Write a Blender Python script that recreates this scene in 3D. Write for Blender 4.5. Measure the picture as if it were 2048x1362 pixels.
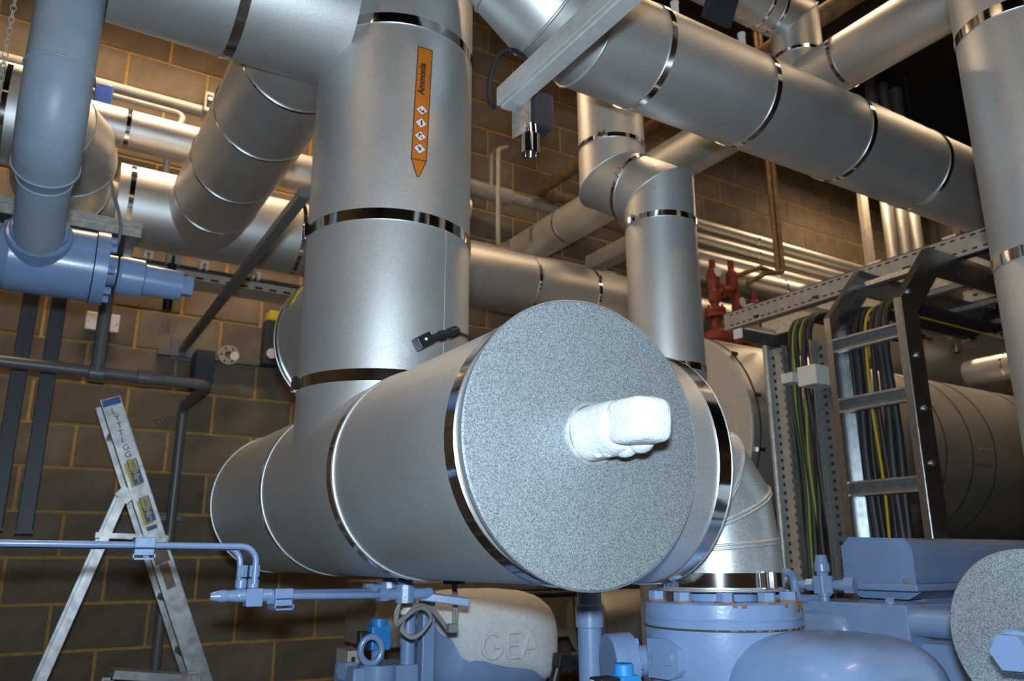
import bpy, bmesh, math, random
from mathutils import Vector as V, Matrix
random.seed(7)
PI = math.pi
S = bpy.context.scene
for o in list(bpy.data.objects): bpy.data.objects.remove(o)
C = S.collection

# ------------------------------------------------------------------ camera
CZ = 1.575; YAW, PITCH, ROLL, FPX = 0.5513, 0.2650, -0.0016, 1597.7
fw = V((math.sin(YAW)*math.cos(PITCH), math.cos(YAW)*math.cos(PITCH), math.sin(PITCH)))
r0 = V((math.cos(YAW), -math.sin(YAW), 0)); u0 = r0.cross(fw)
rt = math.cos(ROLL)*r0+math.sin(ROLL)*u0; up = -math.sin(ROLL)*r0+math.cos(ROLL)*u0
cd = bpy.data.cameras.new('camera'); cam = bpy.data.objects.new('camera', cd); C.objects.link(cam)
cd.sensor_fit = 'HORIZONTAL'; cd.lens = 18.0; cd.sensor_width = 18.0*2048/FPX; cd.clip_start = 0.02
cam.matrix_world = Matrix(((rt.x, up.x, -fw.x, 0), (rt.y, up.y, -fw.y, 0), (rt.z, up.z, -fw.z, CZ), (0, 0, 0, 1)))
cd.dof.use_dof = True; cd.dof.focus_distance = 1.45; cd.dof.aperture_fstop = 4.0
S.camera = cam

# ------------------------------------------------------------------ light and exposure
S.view_settings.view_transform = 'Standard'; S.view_settings.look = 'None'
S.view_settings.gamma = 1.0; S.view_settings.use_curve_mapping = False
S.view_settings.exposure = 0.08
W = bpy.data.worlds.new('world'); S.world = W; W.use_nodes = True
W.node_tree.nodes['Background'].inputs[0].default_value = (0.30, 0.24, 0.18, 1)
W.node_tree.nodes['Background'].inputs[1].default_value = 0.02
FLASH = 54.0; LAMP = 62.0
fl = bpy.data.lights.new('camera_flash', 'AREA'); fl.shape = 'RECTANGLE'; fl.size = 0.07; fl.size_y = 0.045
fl.energy = FLASH; fl.color = (0.68, 0.86, 1.0)
flo = bpy.data.objects.new('camera_flash', fl); C.objects.link(flo)
flo.matrix_world = cam.matrix_world @ Matrix.Translation((0.0, 0.115, 0.01))
LAMPS = [(0.40, 3.98, 4.85, 'x', 1.5), (3.1, 2.7, 6.2, 'x', 1.0), (6.75, 4.1, 5.25, 'x', .9), (2.0, -0.6, 5.6, 'x', .75),
         (-2.0, 1.2, 5.4, 'y', .55), (5.2, 0.9, 5.9, 'x', 1.2), (-1.0, -2.6, 5.6, 'x', .12)]

# ------------------------------------------------------------------ helpers
def at(px, py, ax, val):
    """world point on the photo ray of (px, py) at a known distance: coordinate ax equals val"""
    d = rt*((px-1024)/FPX)+up*((681-py)/FPX)+fw; i = 'xyz'.index(ax); o = V((0, 0, CZ))
    return o+d*((val-o[i])/d[i])

def nodes(m): return m.node_tree.nodes, m.node_tree.links
def mat(name, col, rough=.5, metal=0.0, noise=None, bump=None, rnd=0.0, spec=None, coat=0):
    """noise=(scale, amount, detail) darkens and lightens the colour; bump=(scale, strength)"""
    m = bpy.data.materials.new(name); m.use_nodes = True; n, l = nodes(m); b = n['Principled BSDF']
    b.inputs['Base Color'].default_value = (*col, 1); b.inputs['Roughness'].default_value = rough
    b.inputs['Metallic'].default_value = metal
    if spec is not None: b.inputs['Specular IOR Level'].default_value = spec
    if coat: b.inputs['Coat Weight'].default_value = coat; b.inputs['Coat Roughness'].default_value = .12
    tc = n.new('ShaderNodeTexCoord'); last = None
    if noise:
        t = n.new('ShaderNodeTexNoise'); t.inputs['Scale'].default_value = noise[0]; t.inputs['Detail'].default_value = noise[2] if len(noise) > 2 else 3
        l.new(tc.outputs['Object'], t.inputs['Vector'])
        r = n.new('ShaderNodeMapRange'); r.inputs[1].default_value = .3; r.inputs[2].default_value = .7
        r.inputs[3].default_value = 1-noise[1]; r.inputs[4].default_value = 1+noise[1]
        l.new(t.outputs['Fac'], r.inputs[0]); last = r.outputs[0]
    if rnd:
        oi = n.new('ShaderNodeObjectInfo'); r2 = n.new('ShaderNodeMapRange'); r2.inputs[3].default_value = 1-rnd; r2.inputs[4].default_value = 1+rnd
        l.new(oi.outputs['Random'], r2.inputs[0])
        if last:
            mm = n.new('ShaderNodeMath'); mm.operation = 'MULTIPLY'; l.new(last, mm.inputs[0]); l.new(r2.outputs[0], mm.inputs[1]); last = mm.outputs[0]
        else: last = r2.outputs[0]
    if last:
        vm = n.new('ShaderNodeVectorMath'); vm.operation = 'SCALE'; vm.inputs[0].default_value = col
        l.new(last, vm.inputs['Scale']); l.new(vm.outputs[0], b.inputs['Base Color'])
    if bump:
        t = n.new('ShaderNodeTexNoise'); t.inputs['Scale'].default_value = bump[0]; t.inputs['Detail'].default_value = 2
        l.new(tc.outputs['Object'], t.inputs['Vector'])
        bp = n.new('ShaderNodeBump'); bp.inputs['Strength'].default_value = bump[1]; bp.inputs['Distance'].default_value = .002
        l.new(t.outputs['Fac'], bp.inputs['Height']); l.new(bp.outputs[0], b.inputs['Normal'])
    return m

def spangle(name, col, rough, metal, scale, amt, bumpst):
    """galvanised or stucco sheet: fine speckle in colour and relief"""
    m = bpy.data.materials.new(name); m.use_nodes = True; n, l = nodes(m); b = n['Principled BSDF']
    b.inputs['Metallic'].default_value = metal; b.inputs['Roughness'].default_value = rough
    tc = n.new('ShaderNodeTexCoord')
    t = n.new('ShaderNodeTexNoise'); t.inputs['Scale'].default_value = scale; t.inputs['Detail'].default_value = 3; t.inputs['Roughness'].default_value = .65
    l.new(tc.outputs['Object'], t.inputs['Vector'])
    t2 = n.new('ShaderNodeTexNoise'); t2.inputs['Scale'].default_value = 5; t2.inputs['Detail'].default_value = 2
    l.new(tc.outputs['Object'], t2.inputs['Vector'])
    r = n.new('ShaderNodeMapRange'); r.inputs[1].default_value = .32; r.inputs[2].default_value = .68; r.inputs[3].default_value = 1-amt; r.inputs[4].default_value = 1+amt
    l.new(t.outputs['Fac'], r.inputs[0])
    r2 = n.new('ShaderNodeMapRange'); r2.inputs[1].default_value = .3; r2.inputs[2].default_value = .7; r2.inputs[3].default_value = .93; r2.inputs[4].default_value = 1.05
    l.new(t2.outputs['Fac'], r2.inputs[0])
    mm = n.new('ShaderNodeMath'); mm.operation = 'MULTIPLY'; l.new(r.outputs[0], mm.inputs[0]); l.new(r2.outputs[0], mm.inputs[1])
    vm = n.new('ShaderNodeVectorMath'); vm.operation = 'SCALE'; vm.inputs[0].default_value = col
    l.new(mm.outputs[0], vm.inputs['Scale']); l.new(vm.outputs[0], b.inputs['Base Color'])
    bp = n.new('ShaderNodeBump'); bp.inputs['Strength'].default_value = bumpst; bp.inputs['Distance'].default_value = .001
    l.new(t.outputs['Fac'], bp.inputs['Height']); l.new(bp.outputs[0], b.inputs['Normal'])
    return m

M = dict(
    clad=spangle('stucco_cladding', (.64, .64, .635), .46, .80, 420, .17, .35),
    disc=spangle('galvanised_end_plate', (.300, .330, .350), .46, .5, 380, .58, .35),
    elbow=spangle('galvanised_elbow', (.60, .61, .62), .36, .7, 300, .24, .2),
    chrome=mat('stainless_band', (.78, .77, .75), .10, 1.0),
    galv=mat('galvanised_steel', (.50, .505, .51), .40, .85, (60, .18), None),
    galvdull=mat('dull_galvanised', (.50, .49, .46), .5, .6, (50, .2), None),
    galvdarkened=mat('darkened_galvanised', (.16, .155, .145), .6, .4, (50, .2)),  # galvanised steel darkened in colour, for recessed rung webs and the dull tray bed
    beige=mat('beige_lamplit_plate', (.56, .49, .42), .5, .1, (30, .05)),  # beige end plate with warm lamp light put into its colour
    pale=mat('pale_galvanised', (.62, .62, .61), .42, .5, (40, .08)),
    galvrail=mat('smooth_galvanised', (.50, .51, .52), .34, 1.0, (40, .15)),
    alu=mat('scuffed_aluminium', (.40, .395, .40), .40, .7, (25, .28), (90, .1)),
    dark=mat('dark_slot', (.012, .012, .014), .7),
    block=mat('concrete_block', (.150, .118, .086), .9, 0, (9, .20, 6), (160, .35), .22),
    mortar=mat('yellow_mortar', (.42, .255, .080), .95, 0, (30, .15), (120, .3)),
    conc=mat('concrete_floor', (.075, .07, .065), .6, 0, (3, .2)),
    ceil=mat('dark_roof_deck', (.030, .028, .026), .7),
    cladw=mat('dark_wall_cladding', (.035, .032, .028), .6, .2),
    blue=mat('blue_machine_paint', (.175, .255, .425), .30, 0, (14, .06), (120, .14), 0, .5, .3),
    bluegrey=mat('blue_grey_primer', (.25, .31, .385), .45, 0, (10, .08), (90, .05)),
    bluecoil=mat('bright_blue_plastic', (.02, .20, .52), .4),
    bluebox=mat('royal_blue_enamel', (.010, .055, .34), .4),
    navy=mat('navy_steel', (.030, .036, .048), .5, .1, (20, .12)),
    condu=mat('grey_painted_conduit', (.14, .138, .14), .38, .1),
    lightc=mat('pale_grey_pipe', (.36, .33, .29), .45, .1, (20, .1)),
    rust=mat('rusty_pipe', (.19, .115, .055), .6, .2, (18, .35)),
    black=mat('black_plastic', (.014, .014, .015), .4),
    cable=mat('black_cable', (.022, .021, .022), .5),
    gy=mat('yellow_cable', (.55, .33, .015), .5),
    gyg=mat('green_yellow_cable', (.26, .30, .02), .5),
    greyc=mat('grey_cable', (.22, .21, .19), .5),
    white=mat('white_plastic', (.70, .68, .64), .45),
    frost=mat('frost_ice', (.56, .575, .59), .85, 0, (60, .07), (170, 1.0)),
    red=mat('red_valve_paint', (.20, .022, .012), .45, 0, (15, .12)),
    orange=mat('orange_vinyl', (.50, .135, .004), .45),
    ink=mat('black_print', (.015, .013, .012), .6),
    redink=mat('red_print', (.42, .05, .05), .6),
    yellow=mat('yellow_label', (.62, .46, .02), .5),
    bluelab=mat('blue_label', (.02, .09, .30), .5),
    tape=mat('brown_tape', (.17, .105, .062), .5, 0, (30, .2)),
    rustmark=mat('rust_bleed', (.26, .12, .03), .8, 0, (60, .3)),
    gasket=mat('dark_gasket', (.05, .045, .03), .8),
)
lampm = bpy.data.materials.new('lamp_diffuser'); lampm.use_nodes = True
_b = lampm.node_tree.nodes['Principled BSDF']; _b.inputs['Emission Color'].default_value = (1.0, .70, .42, 1); _b.inputs['Emission Strength'].default_value = LAMP
_b.inputs['Base Color'].default_value = (.8, .8, .8, 1)

def frame(d):
    d = V(d).normalized(); a = V((0, 0, 1)) if abs(d.z) < .9 else V((1, 0, 0))
    u = d.cross(a).normalized(); return u, d.cross(u).normalized(), d

def wloc(o):
    p = V((0, 0, 0))
    while o is not None: p = p+o.location; o = o.parent
    return p

def smooth(pts, k=5):
    """Catmull-Rom interpolation"""
    pts = [V(p) for p in pts]; P = [pts[0]*2-pts[1]]+pts+[pts[-1]*2-pts[-2]]; out = []
    for i in range(1, len(P)-2):
        for j in range(k):
            t = j/k; a, b, c, d = P[i-1], P[i], P[i+1], P[i+2]
            out.append(.5*((2*b)+(c-a)*t+(2*a-5*b+4*c-d)*t*t+(3*b-a-3*c+d)*t**3))
    return out+[pts[-1]]

class MB:
    def __init__(s): s.v = []; s.f = []; s.sm = []
    def _a(s, vs, fs, sm):
        k = len(s.v); s.v += [tuple(p) for p in vs]; s.f += [tuple(i+k for i in f) for f in fs]; s.sm += [sm]*len(fs) if isinstance(sm, bool) else sm
        return s
    def box(s, c, sz, R=None):
        c = V(c); h = V(sz)/2; vs = []
        for x in (-1, 1):
            for y in (-1, 1):
                for z in (-1, 1):
                    p = V((x*h.x, y*h.y, z*h.z)); p = R @ p if R else p; vs.append(c+p)
        return s._a(vs, [(0, 1, 3, 2), (4, 6, 7, 5), (0, 4, 5, 1), (2, 3, 7, 6), (0, 2, 6, 4), (1, 5, 7, 3)], False)
    def beam(s, p0, p1, w, h, upv=(0, 0, 1)):
        """rectangular bar from p0 to p1, w sideways and h along upv"""
        p0 = V(p0); p1 = V(p1); d = (p1-p0).normalized(); sd = d.cross(V(upv)).normalized(); u = sd.cross(d)
        vs = [p+sd*(a*w/2)+u*(b*h/2) for p in (p0, p1) for a, b in ((-1, -1), (1, -1), (1, 1), (-1, 1))]
        return s._a(vs, [(3, 2, 1, 0), (4, 5, 6, 7), (0, 1, 5, 4), (1, 2, 6, 5), (2, 3, 7, 6), (3, 0, 4, 7)], False)
    def lathe(s, prof, p0, d, n=32, sharp=True):
        """prof: list of (radius, height along d); each span its own ring pair when sharp"""
        u, v, w = frame(d); p0 = V(p0)
        def ring(r, h): return [p0+w*h+(u*math.cos(2*PI*i/n)+v*math.sin(2*PI*i/n))*r for i in range(n)]
        if sharp:
            for (ra, ha), (rb, hb) in zip(prof, prof[1:]):
                if ra < 1e-6: s._a(ring(rb, hb), [tuple(range(n))[::-1]], False) if abs(ha-hb) < 1e-9 else s._a(ring(rb, hb)+[p0+w*ha], [(i, n, (i+1) % n) for i in range(n)], True)
                elif rb < 1e-6: s._a(ring(ra, ha), [tuple(range(n))], False) if abs(ha-hb) < 1e-9 else s._a(ring(ra, ha)+[p0+w*hb], [(i, (i+1) % n, n) for i in range(n)], True)
                else: s._a(ring(ra, ha)+ring(rb, hb), [(i, (i+1) % n, n+(i+1) % n, n+i) for i in range(n)], True)
        else:
            vs = []; fs = []
            for r, h in prof: vs += ring(max(r, 1e-5), h)
            for k in range(len(prof)-1): fs += [(k*n+i, k*n+(i+1) % n, (k+1)*n+(i+1) % n, (k+1)*n+i) for i in range(n)]
            s._a(vs, fs, True)
        return s
    def cyl(s, p0, p1, r, r1=None, n=24):
        p0 = V(p0); p1 = V(p1); h = (p1-p0).length; r1 = r if r1 is None else r1
        return s.lathe([(0, 0), (r, 0), (r1, h), (0, h)], p0, p1-p0, n)
    def tube(s, pts, r, n=12, closed=False, caps=True):
        """smooth round tube through the points"""
        pts = [V(p) for p in pts]; N = len(pts); vs = []; u = None
        for i in range(N):
            a = pts[i-1] if (i or closed) else pts[0]; b = pts[(i+1) % N] if (i < N-1 or closed) else pts[-1]
            d = (b-a).normalized()
            if u is None: u = frame(d)[0]
            u = (u-d*u.dot(d)).normalized(); w = d.cross(u)
            rr = r[i] if isinstance(r, (list, tuple)) else r
            vs += [pts[i]+(u*math.cos(2*PI*k/n)+w*math.sin(2*PI*k/n))*rr for k in range(n)]
        fs = [(i*n+k, i*n+(k+1) % n, ((i+1) % N)*n+(k+1) % n, ((i+1) % N)*n+k) for i in range(N if closed else N-1) for k in range(n)]
        s._a(vs, fs, True)
        if caps and not closed: s._a(vs[:n], [tuple(range(n))[::-1]], False); s._a(vs[-n:], [tuple(range(n))], False)
        return s
    def mitre(s, pts, r, n=40, beads=None, bead_r=.005):
        """round duct of straight gores with mitred joints; returns rings at the joints in beads"""
        pts = [V(p) for p in pts]; N = len(pts); dirs = [(pts[i+1]-pts[i]).normalized() for i in range(N-1)]; u = frame(dirs[0])[0]; prev = None
        for i in range(N-1):
            d = dirs[i]; u = (u-d*u.dot(d)).normalized(); w = d.cross(u)
            na = d if i == 0 else (dirs[i-1]+d).normalized(); nb = d if i == N-2 else (dirs[i+1]+d).normalized()
            A = []; B = []
            for k in range(n):
                o = (u*math.cos(2*PI*k/n)+w*math.sin(2*PI*k/n))*r
                A.append(pts[i]+o-d*(o.dot(na)/d.dot(na))); B.append(pts[i+1]+o-d*(o.dot(nb)/d.dot(nb)))
            s._a(A+B, [(k, (k+1) % n, n+(k+1) % n, n+k) for k in range(n)], True)
            if i == 0: s._a(A, [tuple(range(n))[::-1]], False)
            if i == N-2: s._a(B, [tuple(range(n))], False)
            elif beads is not None: beads.append(B)
        return s
    def prism(s, poly, o, ux, uy, depth):
        """extrude a 2-D polygon (in axes ux, uy at o) by depth along ux x uy"""
        o = V(o); ux = V(ux); uy = V(uy); w = ux.cross(uy).normalized()*depth; n = len(poly)
        a = [o+ux*x+uy*y for x, y in poly]; b = [p+w for p in a]
        s._a(a, [tuple(range(n))[::-1]], False); s._a(b, [tuple(range(n))], False)
        return s._a(a+b, [(i, (i+1) % n, n+(i+1) % n, n+i) for i in range(n)], False)
    def sphere(s, c, rad, n=24, m=14, e=1.0, half=None):
        """ellipsoid / superellipsoid (e<1 boxier) with radii rad"""
        def pw(x): return math.copysign(abs(x)**e, x)
        c = V(c); vs = []; fs = []
        for j in range(m+1):
            t = -PI/2+PI*j/m
            for i in range(n):
                p = 2*PI*i/n; vs.append(c+V((rad[0]*pw(math.cos(t))*pw(math.cos(p)), rad[1]*pw(math.cos(t))*pw(math.sin(p)), rad[2]*pw(math.sin(t)))))
        for j in range(m):
            for i in range(n): fs.append((j*n+i, j*n+(i+1) % n, (j+1)*n+(i+1) % n, (j+1)*n+i))
        return s._a(vs, fs, True)
    def hexa(s, p0, d, r, h, n=6): return s.lathe_flat(p0, d, r, h, n)
    def lathe_flat(s, p0, d, r, h, n=6):
        u, v, w = frame(d); p0 = V(p0)
        a = [p0+(u*math.cos(2*PI*i/n)+v*math.sin(2*PI*i/n))*r for i in range(n)]; b = [p+w*h for p in a]
        s._a(a, [tuple(range(n))[::-1]], False); s._a(b, [tuple(range(n))], False)
        return s._a(a+b, [(i, (i+1) % n, n+(i+1) % n, n+i) for i in range(n)], False)
    def build(s, name, m, parent=None, label=None, bevel=0, loc=None, sub=0, weld=False):
        me = bpy.data.meshes.new(name); L = V(loc) if loc is not None else (wloc(parent) if parent else V((0, 0, 0)))
        me.from_pydata([tuple(V(p)-L) for p in s.v], [], s.f); me.polygons.foreach_set('use_smooth', s.sm); me.materials.append(M[m] if isinstance(m, str) else m)
        if weld:
            bm = bmesh.new(); bm.from_mesh(me); bmesh.ops.remove_doubles(bm, verts=bm.verts, dist=1e-5); bmesh.ops.recalc_face_normals(bm, faces=bm.faces); bm.to_mesh(me); bm.free()
        me.update(); o = bpy.data.objects.new(name, me); C.objects.link(o)
        if parent: o.parent = parent
        if loc is not None: o.location = L-(wloc(parent) if parent else V((0, 0, 0)))
        if label: o['label'] = label
        if bevel:
            b = o.modifiers.new('bevel', 'BEVEL'); b.width = bevel; b.segments = 2; b.limit_method = 'ANGLE'
        if sub:
            b = o.modifiers.new('sub', 'SUBSURF'); b.levels = sub; b.render_levels = sub
        return o

def thing(name, label, cat, loc, group=None):
    o = bpy.data.objects.new(name, None); C.objects.link(o); o.location = V(loc); o.empty_display_size = .05
    o['label'] = label; o['category'] = cat
    if group: o['group'] = group
    return o
def tag(o, label, cat, group=None):
    o['label'] = label; o['category'] = cat
    if group: o['group'] = group
    return o
def struct(o): o['kind'] = 'structure'; return o

def arc(c, a, b, R, n=8):
    """quarter-like arc from direction a to direction b about c"""
    a = V(a).normalized(); b = V(b).normalized(); th = a.angle(b); w = (b-a*a.dot(b)).normalized()
    return [V(c)+(a*math.cos(th*i/n)+w*math.sin(th*i/n))*R for i in range(n+1)]
def fillet(pts, R, n=6):
    """polyline with rounded corners"""
    pts = [V(p) for p in pts]; out = [pts[0]]
    for i in range(1, len(pts)-1):
        a = (pts[i-1]-pts[i]).normalized(); b = (pts[i+1]-pts[i]).normalized(); th = a.angle(b)
        if th > PI-.02: out.append(pts[i]); continue
        t = R/math.tan(th/2); p = pts[i]+a*t; q = pts[i]+b*t; c = pts[i]+(a+b).normalized()*(R/math.sin(th/2))
        out += arc(c, p-c, q-c, R, n)
    return out+[pts[-1]]

def band(parent, c, d, r, w=.030, buck=None, m='chrome', t=.0035):
    """stainless clamp band round a pipe; buck = direction of its buckle"""
    d = V(d).normalized(); c = V(c)
    b = MB().lathe([(r-.004, -w/2), (r+t, -w/2), (r+t, w/2), (r-.004, w/2)], c, d, 64).build('band', m, parent)
    if buck is not None:
        k = V(buck); k = (k-d*k.dot(d)).normalized(); s = d.cross(k); R = Matrix((s, d, k)).transposed()
        q = MB(); q.box(c+k*(r+t+.004), (.026, w*1.15, .008), R); q.box(c+k*(r+t+.009)+s*.012, (.006, w*1.25, .012), R); q.box(c+k*(r+t+.009)-s*.012, (.006, w*1.25, .012), R)
        q.build('buckle', m, b, bevel=.001)
    return b
def bead(parent, c, d, r, t=.004, m='clad'):
    u, v, w = frame(d); pts = [V(c)+(u*math.cos(2*PI*i/64)+v*math.sin(2*PI*i/64))*r for i in range(64)]
    return MB().tube(pts, t, 8, closed=True).build('swaged_seam', m, parent)
def seamline(parent, pts, m='gasket'):
    return MB().tube(pts, .0009, 6).build('lap_joint', m, parent)
def rivets(parent, pts, r=.004, m='galv'):
    for p, d in pts: MB().lathe([(r, 0), (r*.8, r*.4), (0, r*.5)], p, d, 8).build('rivet', m, parent)

def pipe(name, label, p0, p1, r, bands=(), bw=.03, m='clad', buck=(0, 0, 1), group=None, seams=(), n=64, cat='pipe', bm='chrome'):
    p0 = V(p0); p1 = V(p1); d = (p1-p0).normalized(); t = thing(name, label, cat, p0, group)
    MB().cyl(p0, p1, r, n=n).build('cladding', m, t)
    for k, s in enumerate(bands): band(t, p0+d*s, d, r, bw, buck if k % 2 == 0 else None, bm)
    for s in seams: bead(t, p0+d*s, d, r+.001)
    return t

# ------------------------------------------------------------------ the room
YW = 4.752
X0, X1, Z1 = -3.6, 7.9, 6.4
struct(MB().box(((X0+X1)/2, .35, -.06), (X1-X0+.4, 9.2, .12)).build('floor', 'conc'))
struct(MB().box(((X0+X1)/2, .35, Z1+.08), (X1-X0+.4, 9.2, .12)).build('ceiling', 'ceil'))
wb = struct(MB().box(((X0+X1)/2, YW+.116, Z1/2), (X1-X0, .22, Z1+.02)).build('wall_back', 'mortar'))
struct(MB().box(((X0+X1)/2, -4.2, Z1/2), (X1-X0, .2, Z1)).build('wall_front', 'block'))
struct(MB().box((X0-.1, .35, Z1/2), (.2, 9.2, Z1)).build('wall_left', 'block'))
wr = struct(MB().box((X1+.1, .35, Z1/2), (.2, 9.2, Z1)).build('wall_right', 'cladw'))
for i in range(34):
    y = 4.6-i*.25
    MB().prism([(-.06, 0), (.06, 0), (.035, -.035), (-.035, -.035)], (X1, y, .05), (0, 1, 0), (1, 0, 0), -(Z1-.1)).build('cladding_rib', 'cladw', wr)
# blocks: courses of 225 mm counted from the camera height, stretcher bond
def pr(p):
    c = V(p)-V((0, 0, CZ)); z = c.dot(fw); return (1024+FPX*c.dot(rt)/z, 681-FPX*c.dot(up)/z, z)
cand = []
for k in range(-7, 22):
    for j in range(-9, 19):
        x = .0105+.45*(j+.5)+(.225 if k % 2 == 0 else 0); z = CZ+.003+.225*(k+.5)
        if x < X0 or x > X1 or z > Z1: continue
        px, py, zc = pr((x, YW, z))
        vis = -40 < px < 2090 and -40 < py < 1400
        a, b = pr((x-.22, YW, z))[0], pr((x+.22, YW, z))[0]
        cand.append((vis, (b-a)/zc if vis else 0, x, z))
cand.sort(key=lambda t: (not t[0], -t[1]))
proto = None; rest = MB()
for i, (vis, a, x, z) in enumerate(cand):
    dy = random.uniform(-.0012, .0012)
    if i < 300 and vis:
        if proto is None: proto = MB().box((x, YW+.05+dy, z), (.434, .10, .209)).build('block', 'block', wb, bevel=.003, loc=(x, YW+.05+dy, z))
        else:
            o = proto.copy(); C.objects.link(o); o.parent = wb; o.location = V((x, YW+.05+dy, z))
    else: rest.box((x, YW+.05+dy, z), (.434, .10, .209))
ro = rest.build('far_blocks', 'block', wb); ro['kind'] = 'stuff'

# pale scuffs on the blocks
for k in range(5):
    P = [at(300+k*9+26*math.sin(a), 850-k*1.5-34*math.cos(a)+20, 'y', YW-.001) for a in [.2+.22*i for i in range(5)]]
    MB().tube(P, .0025, 6).build('chalk_scuff', 'condu', wb)
for k in range(6):
    P = [at(318+k*5+random.uniform(-3, 3), 668-random.uniform(0, 6), 'y', YW-.001), at(330+k*4+random.uniform(-3, 3), 642-random.uniform(0, 12), 'y', YW-.001)]
    MB().tube(P, .003, 6).build('chalk_scuff', 'condu', wb)

# ------------------------------------------------------------------ lamps
for i, (x, y, z, ax, k) in enumerate(LAMPS):
    t = thing('ceiling_light', ['linear ceiling light over the far left wall pipes', 'linear ceiling light over the slanting transfer pipe', 'linear ceiling light hidden behind the thick upper pipe at far right',
        'linear ceiling light behind the photographer, over the aisle', 'linear ceiling light at the far left side of the room', 'linear ceiling light on the right side of the room',
        'linear ceiling light nearest the rear wall'][i], 'light', (x, y, z), 'linear ceiling lights')
    L = 1.5; sz = (L, .16, .06) if ax == 'x' else (.16, L, .06)
    MB().box((x, y, z+.05), sz).build('housing', 'white', t)
    for sg_ in (-1, 1):  # unseen skirts added round each lamp to cut its spill onto the walls
        q = MB(); q.box((x, y+sg_*.078, z-.02), (L, .004, .11)) if ax == 'x' else q.box((x+sg_*.078, y, z-.02), (.004, L, .11)); q.build('spill_skirt_side', 'white', t)
        q = MB(); q.box((x+sg_*L/2, y, z-.02), (.004, .156, .11)) if ax == 'x' else q.box((x, y+sg_*L/2, z-.02), (.156, .004, .11)); q.build('spill_skirt_end', 'white', t)
    q = MB().box((x, y, z), (L*.97, .12, .04) if ax == 'x' else (.12, L*.97, .04))
    mm = lampm.copy(); mm.node_tree.nodes['Principled BSDF'].inputs['Emission Strength'].default_value = LAMP*k
    q.build('diffuser', mm, t)
    for s in (-.5, .5):
        p = V((x+(s*L*.8 if ax == 'x' else 0), y+(0 if ax == 'x' else s*L*.8), z+.07)); MB().cyl(p, (p.x, p.y, Z1+.02), .004, n=8).build('hanger', 'galv', t)

# ------------------------------------------------------------------ big insulated pipes in front
# riser with the marker
AX, AY, AR = .86, 2.10, .2405
A = thing('insulated_riser', 'wide grey clad vertical pipe carrying the orange marker', 'pipe', (AX, AY, 1.775))
MB().cyl((AX, AY, 1.775), (AX, AY, 6.3), AR, n=96).build('cladding', 'clad', A)
for z, b in ((3.093, (-1, .1, 0)), (2.475, (-1, .05, 0)), (2.028, (-.99, .05, 0)), (3.72, (-1, 0, 0)), (4.6, (-1, 0, 0))): band(A, (AX, AY, z), (0, 0, 1), AR, .032, b)
seamline(A, [(AX+AR*math.cos(math.radians(-72)), AY+AR*math.sin(math.radians(-72)), z) for z in (2.05, 2.46)], 'galvdull')
# stub on the back of the riser
sb = MB().cyl((.93, 2.20, 2.303), (.93, 2.644, 2.303), .25, n=64).build('branch', 'clad', A)
band(sb, (.93, 2.615, 2.303), (0, 1, 0), .25, .026); bead(sb, (.93, 2.642, 2.303), (0, 1, 0), .25, .004)
# yellow sticker on the stub
def cylpatch(c, ax, r, a0, a1, h0, h1, n=10, lift=.0012):
    """thin vinyl patch on a cylinder about axis z or y"""
    q = MB(); vs = []
    for i in range(n+1):
        a = math.radians(a0+(a1-a0)*i/n)
        for h in (h0, h1):
            for rr in (r+lift*.2, r+lift):
                vs.append((c[0]+rr*math.cos(a), c[1]+rr*math.sin(a), h) if ax == 'z' else (c[0]+rr*math.cos(a), h, c[1]+rr*math.sin(a)))
    fs = []
    for i in range(n):
        k = i*4; m = k+4
        fs += [(k+1, m+1, m+3, k+3), (k, k+2, m+2, m), (k, m, m+1, k+1), (k+2, k+3, m+3, m+2)]
    fs += [(0, 1, 3, 2), (n*4, n*4+2, n*4+3, n*4+1)]
    return q._a(vs, fs, True)
cylpatch((.93, 2.303), 'y', .25, 148, 163, 2.47, 2.575).build('warning_sticker', 'yellow', sb)
# marker: a band of vinyl that follows the curve
def onA(a, z, l): a = math.radians(a); return V((AX+(AR+l)*math.cos(a), AY+(AR+l)*math.sin(a), z))
def skew(u, v, l):
    """marker coordinates: u across 0..1, v down 0..1 (0 top, 1 shoulder)"""
    return onA(-98.1+10.5*u-2.15*v, 3.009-.361*v, l)
def mpatch(poly, l0, l1, name, m, parent, grid=6):
    q = MB(); n = len(poly); a = [skew(x, y, l0) for x, y in poly]; b = [skew(x, y, l1) for x, y in poly]
    q._a(b, [tuple(range(n))], False); q._a(a, [tuple(range(n))[::-1]], False); q._a(a+b, [(i, (i+1) % n, n+(i+1) % n, n+i) for i in range(n)], False)
    return q.build(name, m, parent)
def strip(u0, u1, v0, v1, l, name, m, parent, n=6):
    q = MB(); vs = []
    for i in range(n+1):
        for v in (v0, v1): vs.append(skew(u0+(u1-u0)*i/n, v, l))
    return q._a(vs, [(2*i, 2*i+1, 2*i+3, 2*i+2) for i in range(n)], True).build(name, m, parent)
mk = strip(0, 1, 0, 1, .0010, 'pipe_marker', 'orange', A); mk['label'] = 'orange ammonia marker with hazard diamonds and arrow tip'
tipv = (3.009-2.597)/.361
mpatch([(0, 1), (.42, tipv), (.58, tipv), (1, 1)], .0004, .0013, 'arrow_tip', 'orange', mk)
q = MB()
for a, b in (((0, 0), (0, 1)), ((1, 0), (1, 1)), ((0, 0), (1, 0)), ((0, 1), (1, 1)), ((0, 1), (.42, tipv)), ((.42, tipv), (.58, tipv)), ((.58, tipv), (1, 1))):
    q.tube([skew(a[0]+(b[0]-a[0])*i/5, a[1]+(b[1]-a[1])*i/5, .0016) for i in range(6)], .0012, 6)
q.build('border', 'ink', mk)
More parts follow.
